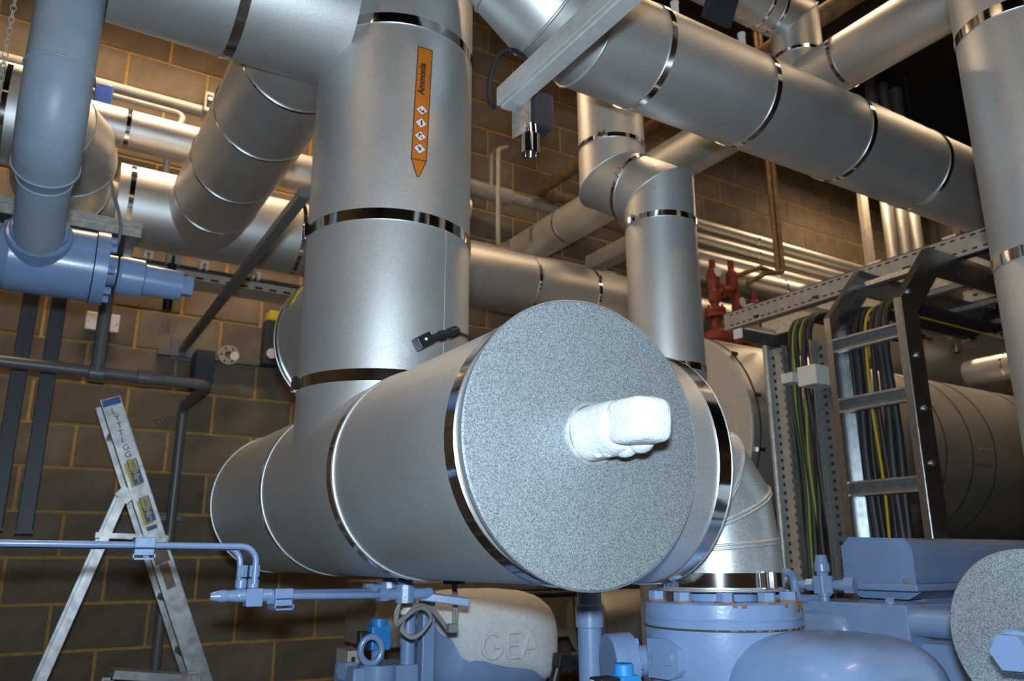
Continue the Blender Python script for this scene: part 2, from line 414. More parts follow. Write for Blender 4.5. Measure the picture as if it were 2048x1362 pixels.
def textmesh(s, size=1.0, ext=0, bold=0.0):
    cu = bpy.data.curves.new('t', 'FONT'); cu.body = s; cu.size = size; cu.extrude = ext; cu.offset = bold; cu.align_x = 'CENTER'; cu.align_y = 'CENTER'
    o = bpy.data.objects.new('t', cu); C.objects.link(o); dg = bpy.context.evaluated_depsgraph_get(); me = bpy.data.meshes.new_from_object(o.evaluated_get(dg))
    vs = [v.co.copy() for v in me.vertices]; fs = [tuple(p.vertices) for p in me.polygons]
    bpy.data.objects.remove(o); bpy.data.curves.remove(cu); bpy.data.meshes.remove(me); return vs, fs
def marktext(s, uc, vc, h, length, name, m, bold=0):
    vs, fs = textmesh(s, 1, 0, bold); xs = [p.x for p in vs]; ys = [p.y for p in vs]; w = max(xs)-min(xs); hh = max(ys)-min(ys); x0 = (max(xs)+min(xs))/2; y0 = (max(ys)+min(ys))/2
    # text reads upwards: text x -> -v, text y -> -u
    MB()._a([skew(uc-(p.y-y0)/hh*h, vc-(p.x-x0)/w*length, .0020) for p in vs], fs, False).build(name, m, mk)
marktext('Ammonia', .36, .285, .50, .29, 'lettering', 'ink', .035)
marktext('DANGER', .86, .29, .12, .12, 'small_lettering', 'redink')
for i, vc in enumerate((.565, .680, .795, .905)):
    du, dv = .46, .052
    d0 = mpatch([(.5-du, vc), (.5, vc+dv), (.5+du, vc), (.5, vc-dv)], .0012, .0018, 'hazard_diamond', 'redink', mk)
    k = .80; mpatch([(.5-du*k, vc), (.5, vc+dv*k), (.5+du*k, vc), (.5, vc-dv*k)], .0016, .0022, 'white_field', 'white', d0)
    pic = ([[(.35, -.012), (.5, .012), (.62, -.006), (.7, .016), (.5, .022), (.33, .004)]], [[(.45, -.024), (.55, -.024), (.58, .022), (.47, .022)]],
           [[(.36, -.02), (.58, -.022), (.6, -.010), (.46, -.008), (.44, .010), (.36, .012)], [(.5, .008), (.66, .004), (.6, .022)]],
           [[(.40, -.022), (.50, -.006), (.62, -.020), (.57, .004), (.66, .016), (.52, .010), (.42, .022), (.45, .004), (.34, -.006)]])[i]
    for pl in pic: mpatch([(x, vc+y) for x, y in pl], .0024, .0027, 'pictogram', 'ink', d0)
# black sensor plug on the riser
sp = onA(-92, 2.115, 0); sn = (sp-V((AX, AY, 2.115))).normalized()
t = thing('sensor_plug', 'black square cable connector on the front of the wide riser', 'connector', sp)
MB().cyl(sp-sn*.005, sp+sn*.03, .014, n=16).build('gland', 'black', t)
R = Matrix.Rotation(math.radians(-32), 3, 'Y')
MB().box(sp+sn*.038, (.044, .034, .034), R).build('housing', 'black', t, bevel=.003)
MB().cyl(sp+sn*.056+V((0, 0, .002)), sp+sn*.058+V((0, 0, .002)), .004, n=10).build('screw', 'white', t)
d = (R @ V((1, 0, -.15))).normalized(); a = sp+sn*.038
MB().lathe([(0, 0), (.010, 0), (.011, .03), (.014, .03), (.014, .045), (.011, .046), (.012, .06), (.015, .06), (.015, .085), (.011, .09), (0, .09)], a+d*.02, d, 16).build('cable_gland', 'black', t)
MB().tube([a+d*.10, a+d*.2+V((0, .02, -.05)), a+d*.25+V((0, .06, -.2))], .005, 8).build('lead', 'cable', t)

# horizontal header with the flat end
BX, BZ, BR = .86, 1.775, .25
B = thing('insulated_header', 'large horizontal clad pipe ending in a flat speckled disc towards the viewer', 'pipe', (BX, 1.12, BZ))
MB().lathe([(0, 0), (BR, 0), (BR, 1.945), (0, 1.945)], (BX, 1.125, BZ), (0, 1, 0), 96).build('cladding', 'clad', B)
ep = MB().lathe([(0, 0), (BR+.001, 0), (BR+.004, .003), (BR+.004, .012), (BR-.002, .012)], (BX-.012, 1.118, BZ-.002), (0, 1, 0), 96).build('end_plate', 'disc', B, 'speckled galvanised disc closing the pipe')
bead(B, (BX-.008, 1.126, BZ-.001), (0, 1, 0), BR+.003, .004, 'elbow')
band(B, (BX, 1.19, BZ), (0, 1, 0), BR, .034, (.12, 0, 1)); band(B, (BX, 1.79, BZ), (0, 1, 0), BR, .030, (.3, 0, 1)); bead(B, (BX, 1.768, BZ), (0, 1, 0), BR+.001, .004)
band(B, (BX, 2.39, BZ), (0, 1, 0), BR, .012, None); bead(B, (BX, 2.378, BZ), (0, 1, 0), BR+.001, .003)
bead(B, (BX, 3.062, BZ), (0, 1, 0), BR+.001, .004)
seamline(B, [(BX+BR*math.cos(math.radians(150)), y, BZ+BR*math.sin(math.radians(150))) for y in (1.23, 1.74)], 'galvdull')
br = MB().cyl((BX, 1.372, 1.768), (1.205, 1.372, 1.768), .247, n=96).build('branch', 'clad', B, 'short side outlet of the same width')
band(br, (1.181, 1.372, 1.768), (1, 0, 0), .247, .032, None); bead(br, (1.203, 1.372, 1.768), (1, 0, 0), .247, .003, 'elbow')
# frosted stub
t = thing('frosted_stub', 'white frost covered stub sticking out of the pipe end disc', 'fitting', at(1180, 870, 'y', 1.118))
f0 = at(1182, 868, 'y', 1.118)
def lumpy(o, amt, seed):
    rnd = random.Random(seed); me = o.data
    from mathutils import noise
    for v in me.vertices: v.co += v.normal*amt*noise.noise(v.co*26+V((seed, 0, 0)))
q = MB().lathe([(.0, -.005), (.044, -.005), (.050, .004), (.049, .014), (.047, .03), (.046, .05), (.046, .07), (.044, .09), (.036, .10), (0, .103)], f0, (0.02, -1, .03), 40, sharp=False)
o = q.build('frosted_stem', 'frost', t); lumpy(o, .004, 3)
MB().lathe([(.050, 0), (.056, 0), (.056, .004), (.050, .005)], f0, (0, -1, 0), 32).build('sealant_ring', 'galvdull', t)
R = Matrix.Rotation(math.radians(-9), 3, 'Y') @ Matrix.Rotation(math.radians(4), 3, 'Z')
hc = f0+V((.003, -.125, .005))
o = MB().sphere(hc, (.040, .044, .037), 32, 18, .38).build('frosted_plug', 'frost', t); lumpy(o, .0025, 5)
q = MB()
for dx, dy, dz, r in ((.014, -.075, -.030, .022), (.022, -.105, -.026, .022), (-.006, -.055, -.034, .016), (-.016, -.040, -.041, .0075)):
    q.sphere(f0+V((dx, dy, dz)), (r, r*1.2, r*.8), 12, 8)
o = q.build('ice_lumps', 'frost', t); lumpy(o, .003, 9)
# suction elbow down to the compressor valve
VX, VY = 1.398, 1.372
E = thing('galvanised_elbow', 'segmented speckled elbow dropping from the header to the blue valve', 'elbow', (VX, VY, 1.50))
bd = []
MB().mitre([(1.150, VY, 1.760), (1.262, VY, 1.760), (1.338, VY, 1.742), (1.385, VY, 1.685), (VX, VY, 1.607), (VX, VY, 1.503)], .1375, 64, bd).build('gores', 'elbow', E)
for k, ring in enumerate(bd):
    for off in (0, .008):
        c = sum(ring, V())/len(ring); dr = [V((0, 0, -1)), V((0, 0, -1)), V((.4, 0, -1)), V((0, 0, -1))][k].normalized()
        MB().tube([p+(p-c).normalized()*.001+dr*off for p in ring], .0035, 6, closed=True).build('standing_seam', 'elbow', E)
band(E, (VX, VY, 1.527), (0, 0, 1), .1375, .030, (-.05, -1, 0)); bead(E, (VX, VY, 1.505), (0, 0, 1), .138, .003, 'elbow')

# ------------------------------------------------------------------ pipes on the left
pipe('insulated_crossover', 'thick clad pipe entering the top left of the wide riser', (.038, 2.10, 3.2), (.66, 2.10, 3.2), .222, (.317,), .028, buck=(0, .3, 1))
# cross pipe back to the wall
pipe('insulated_branch', 'clad pipe running back from the crossover to the wall pipe', (.62, 2.2, 3.2), (.62, 3.95, 3.2), .186, (.20, .60, 1.04, 1.42), .012, buck=(-.4, .0, 1), bm='chrome')
pipe('wall_pipe_lower', 'thick clad pipe along the block wall behind the wide riser', (.22, 3.95, 3.2), (3.7, 3.95, 3.2), .190, (.055, .86, 1.78, 2.30, 2.75), .022, buck=(0, -1, .4))
pipe('wall_pipe_upper', 'thin clad pipe high on the wall left of the riser', (.03, 4.15, 3.69), (2.2, 4.15, 3.69), .101, (.21, .95, 1.55), .020, buck=(0, -1, .4))
pipe('wall_pipe_second', 'second clad pipe tucked behind the thick wall pipe', (2.62, 4.40, 3.44), (5.0, 4.40, 3.44), .13, (.55, 1.3), .018)
# upper left: clad pipe with elbow into the wall valve
t = thing('clad_bend', 'clad pipe with rounded bend at the left edge behind the blue pipe', 'pipe', (-.9, 3.2, 3.15))
bd = []
pts = [(-1.6, 3.2, 3.15), (-.17, 3.2, 3.15)]+[(-.17+.16*math.sin(a), 3.36-.16*math.cos(a), 3.15-.02*a) for a in (PI/8, PI/4, 3*PI/8)]+[(-.01, 3.36, 3.11), (-.01, 3.62, 3.10)]
MB().mitre(pts, .185, 48, bd).build('gores', 'clad', t)
for ring in bd[::2]: MB().tube(ring, .004, 6, closed=True).build('standing_seam', 'clad', t)
band(t, (-.215, 3.2, 3.15), (1, 0, 0), .185, .018); bead(t, (-.01, 3.60, 3.10), (0, 1, 0), .185, .005)
# white valve beside the wall pipe
t = thing('white_valve', 'pale painted valve at the left end of the thick wall pipe', 'valve', (.08, 3.95, 3.2))
MB().cyl((.15, 3.95, 3.2), (.22, 3.95, 3.2), .10, n=24).build('flange', 'lightc', t); MB().cyl((.06, 3.95, 3.2), (.15, 3.95, 3.2), .075, n=24).build('body', 'lightc', t)
MB().cyl((.0, 3.95, 3.2), (.06, 3.95, 3.2), .115, n=24).build('flange', 'lightc', t); MB().box((.09, 3.90, 3.23), (.10, .14, .22)).build('bonnet', 'lightc', t, bevel=.012)
for a in range(6): MB().lathe_flat((.21, 3.95+.082*math.cos(a*PI/3), 3.2+.082*math.sin(a*PI/3)), (1, 0, 0), .014, .03).build('bolt', 'lightc', t)
# bracket beam under it
t = thing('support_channel', 'short steel channel carrying the pale valve', 'bracket', (-.3, 3.45, 2.83))
a = at(133, 430, 'y', 3.42); b = at(283, 462, 'y', 3.42)
MB().box(((a.x-.25+b.x)/2, 3.58, b.z+.008), (b.x-a.x+.25, .36, .012)).build('web', 'galvdull', t)
MB().box(((a.x-.25+b.x)/2, 3.42, b.z), (b.x-a.x+.25, .012, .065)).build('flange', 'galvdull', t); MB().box(((a.x-.25+b.x)/2, 3.76, b.z), (b.x-a.x+.25, .012, .065)).build('flange', 'galvdull', t)
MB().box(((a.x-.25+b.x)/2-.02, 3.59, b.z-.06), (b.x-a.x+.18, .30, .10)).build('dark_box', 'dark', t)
# royal blue box
o = MB().box(at(203, 212, 'y', 4.3), (.085, .12, .20)).build('blue_enclosure', 'bluebox', bevel=.006); tag(o, 'royal blue box behind the blue pipe above the wall pipes', 'box')
# thin grey pipe over the upper wall pipe with a down leg
p = [at(150, 178, 'y', 4.35), at(378, 232, 'y', 4.35), at(345, 295, 'y', 4.35), at(342, 345, 'y', 4.2)]
p[2].x = p[1].x; p[2].z = p[1].z-.26; p[3] = V((p[1].x, 4.30, p[1].z-.46)); p[0] = V((-.6, 4.35, p[1].z))
t = thing('thin_service_pipe', 'thin grey service pipe bending down in front of the upper wall pipe', 'pipe', p[0]); MB().tube(fillet([p[0], p[1]+V((-.02, 0, 0)), p[2]+V((-.1, -.12, 0)), p[3]+V((-.1, -.12, 0))], .04), .016, 12).build('tube', 'lightc', t)
MB().lathe([(.018, 0), (.028, .005), (.028, .05), (.018, .055)], p[2]+V((-.1, -.12, -.03)), (0, 0, 1), 16).build('union', 'lightc', t)
p0_ = at(160, 176, 'y', 4.45); p1_ = at(397, 222, 'y', 4.45)
pipe('thin_clad_pipe', 'thin bright clad pipe above the upper wall pipe', (-.5, 4.5, p1_.z+.03), (p1_.x+.02, 4.5, p1_.z+.03), .034, (), m='lightc')
c = at(418, 204, 'y', 4.70)
t = thing('wall_fixing', 'small white bracket plate on the wall beside the branch pipe', 'bracket', c); MB().box(c, (.05, .02, .13)).build('plate', 'white', t, bevel=.003); MB().box(c+V((0, -.012, 0)), (.03, .01, .08)).build('slot', 'dark', t); MB().lathe_flat(c+V((0, -.015, .01)), (0, -1, 0), .012, .012).build('nut', 'galv', t)

# blue-grey pipe with elbow and its stop valve
PX, PY = -.047, 2.182
t = thing('blue_grey_pipe', 'blue grey painted pipe bending back into the blue stop valve', 'pipe', (PX, PY, 2.6))
Rb = .19; TH = math.radians(70); ez = 2.80-Rb*math.sin(TH); ey = PY+Rb*(1-math.cos(TH)); ed = V((.02, math.sin(TH), -math.cos(TH))).normalized()
path = [(PX, PY, 6.3), (PX, PY, 3.2)]+[V((PX, PY+Rb*(1-math.cos(TH*i/12)), 2.80-Rb*math.sin(TH*i/12))) for i in range(13)]
MB().tube(path, .081, 40).build('bend', 'bluegrey', t)
e0 = V((PX, ey, ez)); MB().lathe([(.081, -.01), (.081, .045), (.068, .085), (.068, .46)], e0, ed, 40).build('reducer', 'bluegrey', t)
for c, d, r in (((PX, PY, 2.805), (0, 0, 1), .0815), (e0+ed*.04, ed, .0815), (e0+ed*.088, ed, .0685)): bead(t, c, d, r, .0035, 'bluegrey')
vx, vy = .0, 2.76; vz = at(100, 521, 'y', 2.76).z
t = thing('stop_valve', 'glossy blue stop valve with bolted bonnet and stem cap at left', 'valve', (vx, vy, vz))
MB().lathe([(0, -.135), (.10, -.135), (.112, -.11), (.112, .115), (0, .115)], (vx, vy, vz), (1, .0, 0), 48).build('body', 'blue', t)
MB().lathe([(.090, 0), (.090, .140), (.086, .148), (.079, .150), (.079, .168), (.072, .174), (.066, .176)], (vx-.035, vy+.02, vz-.005), (-.03, -.94, .34), 40).build('inlet_neck', 'blue', t)
MB().lathe([(.085, 0), (.085, .35)], (vx-.12, vy, vz+.005), (-1, 0, 0), 32).build('outlet_neck', 'blue', t)
MB().lathe([(0, .118), (.118, .118), (.118, .155), (0, .155)], (vx, vy, vz), (1, 0, 0), 40).build('bonnet_flange', 'blue', t)
for a in range(8):
    th = a*PI/4+.3; MB().lathe_flat((vx+.155, vy+.095*math.cos(th), vz+.095*math.sin(th)), (1, 0, 0), .013, .02).build('bolt', 'blue', t)
MB().lathe([(.05, .155), (.05, .185), (0, .185)], (vx, vy, vz), (1, 0, 0), 24).build('gland', 'blue', t)
MB().lathe([(0, .190), (.060, .190), (.064, .20), (.064, .265), (.060, .268), (.052, .27), (.050, .385), (0, .385)], (vx, vy, vz-.008), (1, 0, -.02), 32).build('stem_cap', 'blue', t)
MB().lathe_flat((vx+.385, vy, vz-.014), (1, 0, 0), .036, .036).build('cap_nut', 'blue', t)
# chain
t = thing('steel_chain', 'thin steel jack chain hanging at the top left corner', 'chain', at(10, 180, 'y', 2.3))
c0 = at(29, 0, 'y', 2.3)+V((0, 0, .10)); c1 = at(-2, 180, 'y', 2.3)
for i in range(22):
    p = c0.lerp(c1, i/21.0); u = V((1, 0, 0)) if i % 2 else V((.3, 1, 0)).normalized()
    L = (c1-c0).length/21*.62; ring = [p+u*(.0065*math.cos(a))+V((0, 0, 1))*(L*math.sin(a)) for a in [2*PI*k/12 for k in range(12)]]
    MB().tube(ring, .0016, 6, closed=True).build('link', 'galvdull', t)
MB().cyl(c0, (c0.x, c0.y, Z1+.02), .002, n=6).build('hanger_wire', 'galvdull', t)
t = thing('white_flex', 'thin white cable drooping behind the blue stop valve', 'cable', at(215, 330, 'y', 3.3))
MB().tube([at(x, y, 'y', 3.3) for x, y in ((208, 318), (218, 345), (228, 385), (238, 425), (242, 455), (238, 480), (228, 505))], .006, 8).build('flex', 'greyc', t)

# hangers and posts
for i, (px0, py0, px1, py1, lab) in enumerate(((92, 560, 47, 1066, 'dark navy steel post hanging left of the ladder'), (40, 560, -14, 1060, 'dark navy steel post at the left edge'))):
    b = at(px1, py1, 'y', 4.3); p = b
    t = thing('steel_post', lab, 'post', b); MB().box((b.x, 4.3, b.z+.9), (.066, .06, 1.8)).build('post', 'navy', t, bevel=.003); MB().box((b.x, 4.3, b.z+.003), (.074, .068, .014)).build('end_cap', 'navy', t)
# strut from wall
zs = 2.7137
t = thing('wall_strut', 'dark grey strut reaching from the wall past the wide riser', 'strut', (.70, 4.74, zs))
MB().beam((.705, 4.745, zs), (.672, 2.37, zs), .036, .030).build('channel', 'condu', t); MB().box((.705, 4.742, zs), (.12, .016, .12)).build('base_plate', 'condu', t)
# conduit along then back to the wall and down
zc_ = 2.379
t = thing('grey_conduit', 'dark grey conduit crossing the left wall then turning down to the floor', 'conduit', (.73, 4.66, 0))
MB().tube(fillet([(-1.5, 3.93, zc_+.02), (.725, 3.985, zc_), (.733, 4.66, zc_), (.733, 4.66, .02)], .05), .026, 16).build('pipe_run', 'condu', t)
MB().lathe([(.026, -.03), (.033, -.028), (.033, .028), (.026, .03)], (.44, 3.978, zc_+.003), (1, .02, 0), 20).build('coupling', 'condu', t)
MB().tube([(.244, 3.965, zc_), (.244, 3.965, 3.02)], .028, 16).build('drop', 'condu', t)
MB().lathe([(.026, -.035), (.033, -.03), (.033, .03), (.026, .035)], (.244, 3.973, zc_), (1, 0.02, 0), 20).build('tee', 'condu', t)
for z in (1.78, .9): MB().box((.733, 4.70, z), (.12, .05, .035)).build('saddle_clip', 'condu', t, bevel=.004)
# rail and small fittings on the wall
a = at(315, 702, 'y', 4.72); b = at(545, 729, 'y', 4.72)
o = MB().beam((a.x, 4.73, (a.z+b.z)/2), (b.x, 4.73, (a.z+b.z)/2), .04, .035).build('wall_rail', 'condu'); tag(o, 'grey rail fixed along the block wall under the strut', 'rail')
c = at(404, 738, 'y', 4.66); o = MB().box(c, (.10, .16, .19)).build('junction_bracket', 'navy', bevel=.004); tag(o, 'dark bracket box under the wall rail', 'bracket')
c = at(456, 711, 'y', 4.68); t = thing('round_flange', 'round pale flange on the wall right of the bracket box', 'flange', c)
MB().lathe([(.022, 0), (.058, 0), (.058, .02), (.022, .02), (.022, 0)], c, (0, -1, 0), 32).build('plate', 'lightc', t); MB().cyl(c+V((0, .03, 0)), c+V((0, -.012, 0)), .024, n=20).build('bore', 'rust', t)
for a in range(6): MB().cyl(c+V((.042*math.cos(a*PI/3), -.015, .042*math.sin(a*PI/3))), c+V((.042*math.cos(a*PI/3), -.023, .042*math.sin(a*PI/3))), .006, n=8).build('bolt_hole', 'dark', t)
c2 = at(469, 712, 'y', 4.64); o = MB().cyl(c2, c2+V((0, -.004, 0)), .024, n=24).build('tag_disc', 'white', t)
c = at(541, 688, 'y', 4.66); t = thing('navy_enclosure', 'navy wall box with a yellow top behind the riser', 'box', c)
MB().box(c, (.09, .10, .27)).build('body', 'navy', t, bevel=.006); MB().box(c+V((.005, -.005, .165)), (.07, .09, .06)).build('yellow_top', 'yellow', t, bevel=.004); MB().cyl(c+V((-.002, -.05, -.07)), c+V((-.002, -.056, -.07)), .030, n=24).build('tag_disc', 'white', t)
c = at(205, 645, 'y', 4.71); t = thing('white_faceplate', 'white double socket plate on the wall behind the conduit drop', 'plate', c); MB().box(c, (.165, .03, .10)).build('plate', 'white', t, bevel=.004)
for s in (-1, 1): MB().cyl(c+V((s*.07, -.014, 0)), c+V((s*.07, -.018, 0)), .005, n=8).build('screw', 'galv', t)
# cable tray with clips under the thick wall pipe
ty, tz = 4.3, 3.022
t = thing('slotted_cable_tray', 'slotted galvanised cable tray below the thick wall pipe', 'cable tray', (.4, ty, tz))
MB().box((1.15, ty+.09, tz-.02), (2.1, .18, .004)).build('tray_bed', 'galvdull', t); MB().box((1.15, ty, tz), (2.1, .004, .045)).build('side_rail', 'lightc', t)
for i in range(26): MB().box((.22+i*.078, ty-.003, tz-.010), (.040, .004, .012)).build('slot', 'dark', t)
t = thing('tray_cables', 'black cables running on the slotted tray behind its clips', 'cable', (.4, 4.38, tz+.03))
MB().tube([(.1, 4.36, tz+.045), (1.2, 4.37, tz+.05), (2.2, 4.36, tz+.045)], .022, 10).build('cable', 'cable', t); MB().tube([(.1, 4.42, tz+.03), (2.2, 4.41, tz+.03)], .018, 10).build('cable', 'cable', t)
for px, lab in ((296, 'leftmost white cleat on the slotted tray'), (408, 'middle white cleat on the slotted tray'), (511, 'rightmost white cleat on the slotted tray')):
    c = at(px, 510+(px-296)*.195, 'y', 4.30); t = thing('cable_cleat', lab, 'clip', c, 'white cable cleats on the tray')
    q = MB().box(c+V((0, 0, .017)), (.045, .03, .014)); q.box(c+V((-.016, 0, -.005)), (.013, .03, .034)); q.box(c+V((.016, 0, -.005)), (.013, .03, .034)); q.build('cleat', 'white', t)
c = at(347, 520, 'y', 4.25); o = MB().box(c, (.075, .04, .05)).build('cable_clip', 'lightc', bevel=.003); tag(o, 'pale square clip hanging over the slotted tray', 'clip')
c = at(339, 575, 'y', 4.25); t = thing('hanging_switch', 'small pale isolator box hanging under the slotted tray', 'box', c)
MB().box(c+V((0, 0, -.005)), (.055, .04, .10)).build('body', 'lightc', t, bevel=.004); MB().cyl(c+V((0, 0, .05)), c+V((0, 0, .17)), .022, n=12).build('gland', 'black', t); MB().cyl(c+V((0, 0, -.055)), c+V((0, 0, -.12)), .024, n=12).build('plug', 'black', t)


# ------------------------------------------------------------------ pipes upper right
UY, UZ, UR_ = 1.696, 3.129, .165
t = thing('insulated_main', 'thick clad pipe descending across the upper right behind the riser', 'pipe', (1.55, UY, UZ))
Rb = .4217; xs = 1.375
rb = Rb/math.cos(math.radians(9))
pts = [(5.2, UY, UZ)]+[(xs-rb*math.sin(math.radians(a)), UY, UZ+Rb-rb*math.cos(math.radians(a))) for a in (9, 27, 45, 63, 81)]+[(xs-Rb, UY, 6.3)]
bd = []
MB().mitre(pts, UR_, 80, bd).build('cladding', 'clad', t)
for ring in bd: MB().tube(ring, .005, 8, closed=True).build('standing_seam', 'clad', t)
for x, b in ((1.526, (0, -.2, 1)), (1.994, None), (2.507, None), (2.998, None)): band(t, (x, UY, UZ), (1, 0, 0), UR_, .022, b)
rivets(t, [((1.467, UY+UR_*math.cos(a), UZ+UR_*math.sin(a)), (0, math.cos(a), math.sin(a))) for a in [math.radians(d) for d in (100, 130, 160, 190)]])
for px, py, lab in ((1350, 22, 'white peg standing on the thick upper pipe, left one'), (1484, 84, 'white peg standing on the thick upper pipe, right one')):
    c = at(px, py, 'y', 1.80); t = thing('hanger_sleeve', lab, 'sleeve', c); MB().cyl(c+V((0, 0, -.10)), c+V((0, 0, .03)), .014, n=16).build('sleeve', 'white', t); MB().cyl(c+V((0, 0, .03)), c+V((0, 0, .036)), .016, n=16).build('cap', 'white', t)
# right hand riser at the frame edge
pipe('insulated_column', 'grey clad vertical pipe at the right edge of the picture', (2.207, .903, .02), (2.207, .903, 6.3), .15, (2.29, 2.962, 3.7), .030, buck=(-.62, -.8, 0))
# offset pipe in the middle
MX, MY, MR = 1.904, 2.047, .13
c2 = at(1224, 338, 'y', 2.23)
t = thing('insulated_offset', 'slim clad vertical pipe with a mitred dogleg under the thick upper pipe', 'pipe', (MX, MY, .3))
bd = []; p1 = V((MX, MY, 2.87)); p2 = V((c2.x, 2.23, 3.00))
MB().mitre([(MX, MY, .02), p1, p2, (c2.x, 2.23, 6.3)], MR, 64, bd).build('cladding', 'clad', t)
for ring in bd: MB().tube(ring, .003, 8, closed=True).build('standing_seam', 'clad', t)
band(t, (MX, MY, 2.752), (0, 0, 1), MR, .022, (-1, 0, 0)); band(t, (MX, MY, 2.20), (0, 0, 1), MR, .024, None); band(t, (p1+p2)/2, p2-p1, MR, .016, (-.9, -.6, 0)); band(t, (c2.x, 2.23, 3.13), (0, 0, 1), MR, .018, (-.8, -.6, 0))
rivets(t, [(p1+V((-MR*.75, -MR*.66, dz)), (-.75, -.66, 0)) for dz in (-.02, .06)])
# wall to front pipe and its dropper
pipe('insulated_transfer', 'clad pipe slanting from the back wall up over the thick main', (2.87, 4.72, 3.69), (2.87, .75, 3.69), .12, (.22, .745, 2.87), .018, buck=(-1, 0, .2))
t = thing('insulated_dropper', 'clad pipe turning down into the slanting pipe at upper right', 'pipe', (2.87, 2.09, 3.69))
bd = []; MB().mitre([(2.0, 2.09, 4.05), (2.87, 2.09, 4.05), (2.87, 2.09, 3.70)], .114, 56, bd).build('cladding', 'clad', t)
for ring in bd: MB().tube(ring, .003, 8, closed=True).build('standing_seam', 'clad', t)
for x in (2.62, 2.70): band(t, (x, 2.09, 4.05), (1, 0, 0), .114, .014)
band(t, (2.87, 2.09, 3.83), (0, 0, 1), .114, .016)
o = MB().box(at(1440, 16, 'y', 1.96), (.15, .03, .12), Matrix.Rotation(.5, 3, 'X')).build('clamp_plate', 'navy', t, 'dark blue clamp plate', bevel=.004)
z_ = 4.42
t = thing('rusty_roof_pipe', 'rusty brown pipe behind the dropper under the roof', 'pipe', (3.4, 4.2, z_)); MB().cyl((3.4, 4.5, z_), (3.4, .9, z_), .055, n=24).build('tube', 'rust', t)

# gas detector on its strut
t = thing('support_strut', 'galvanised strut jutting forward under the thick pipe bend', 'strut', (.96, 1.6, 2.74))
a = at(1012, 200, 'y', 1.62); MB().beam(a, (a.x, .55, a.z), .060, .052).build('channel', 'pale', t, bevel=.002)
MB().beam(a+V((0, .001, -.027)), (a.x, .55, a.z-.027), .030, .004).build('slot_face', 'pale', t)
t = thing('gas_detector', 'gas detector with chrome sensor hanging from the strut', 'detector', at(1060, 250, 'y', 1.55))
c = at(1043, 225, 'y', 1.58)
MB().prism([(-.028, -.105), (.028, -.06), (.028, .09), (-.028, .09)], c+V((0, .002, .02)), (1, 0, 0), (0, 0, 1), .004).build('back_plate', 'galv', t)
hz = at(1080, 222, 'y', 1.60); MB().box(hz+V((.005, .02, .0)), (.062, .07, .105)).build('housing', 'navy', t, bevel=.006)
sc = at(1061, 270, 'y', 1.57); MB().lathe([(.008, .03), (.016, .028), (.018, .0), (.024, -.002), (.024, -.055), (.019, -.055), (.019, -.045), (0, -.045)], sc, (0, 0, 1), 28).build('sensor', 'chrome', t)
t = thing('detector_flex', 'black flexible conduit looping behind the strut end', 'cable', at(1000, 130, 'y', 1.75))
MB().tube(smooth([at(x, y, 'y', yy) for x, y, yy in ((988, 214, 1.64), (979, 205, 1.66), (977, 180, 1.7), (982, 145, 1.74), (995, 115, 1.77), (1015, 101, 1.78), (1035, 104, 1.76), (1052, 120, 1.73), (1062, 150, 1.70), (1066, 190, 1.66))]), .0075, 10).build('conduit', 'black', t)

# ------------------------------------------------------------------ wall services right of the riser
zr = 4.10
t = thing('pale_wall_pipe', 'pale grey pipe with a thicker sleeve on the wall right of the riser', 'pipe', (2.4, 4.55, zr))
MB().cyl((2.0, 4.55, zr), (4.0, 4.55, zr), .040, n=20).build('tube', 'lightc', t); MB().cyl((2.1, 4.55, zr), (2.78, 4.55, zr), .060, n=20).build('sleeve', 'lightc', t)
a = at(983, 330, 'y', 4.5)
t = thing('hooked_vent', 'thin pale vent pipe bent into a hook above the sleeve', 'pipe', (a.x, 4.5, zr))
MB().tube(fillet([(a.x, 4.5, zr), (a.x, 4.5, a.z+.10), (a.x-.02, 4.25, a.z+.02), (a.x-.12, 4.2, a.z-.05), (a.x-.12, 4.2, a.z-.75)], .04), .015, 10).build('tube', 'lightc', t)
for yy, px, py, L, lab in ((4.45, 1075, 383, 1.0, 'rusty pipe coming forward from the wall beside the riser'), (4.45, 1172, 392, .9, 'shorter rusty pipe mostly hidden behind the dogleg pipe')):
    a = at(px, py, 'y', yy); t = thing('rusty_pipe', lab, 'pipe', a)
    MB().tube(fillet([(a.x+.35, yy, a.z), a, (a.x, yy-L, a.z)], .06), .045, 14).build('tube', 'rust', t); MB().lathe([(.045, 0), (.058, .005), (.058, .05), (.045, .055)], (a.x+.10, yy, a.z), (1, 0, 0), 20).build('coupling', 'rust', t)
a = at(940, 480, 'y', 4.62); o = MB().beam((a.x-.3, 4.62, a.z-.02), (a.x+1.3, 4.62, a.z-.02), .03, .035).build('wall_conduit', 'lightc'); tag(o, 'thin pale conduit on the wall just above the thick wall pipe', 'conduit')
a = at(1170, 535, 'y', 4.25); o = MB().box((a.x+.16, 4.0, a.z+.09), (.12, .75, .11)).build('cable_trunking', 'lightc', bevel=.004); tag(o, 'pale grey cable trunking behind the slim vertical pipe', 'trunking')
for i, (px, py, r, lab) in enumerate(((1600, 506, .050, 'uppermost of the three bright slim pipes on the right wall'), (1600, 532, .048, 'middle of the three bright slim pipes on the right wall'), (1560, 552, .055, 'lowest of the three bright slim pipes on the right wall'))):
    a = at(px, py, 'y', 4.58); pipe('slim_wall_pipe', lab, (4.2, 4.58, a.z), (7.7, 4.58, a.z), r, (1.2,), .014, group='slim pipes on the right wall', n=32)
a = at(1600, 585, 'y', 4.4); pipe('low_wall_pipe', 'clad pipe low on the right wall behind the red valves', (3.9, 4.45, a.z), (7.6, 4.45, a.z), .10, (1.6,), .014, n=40)
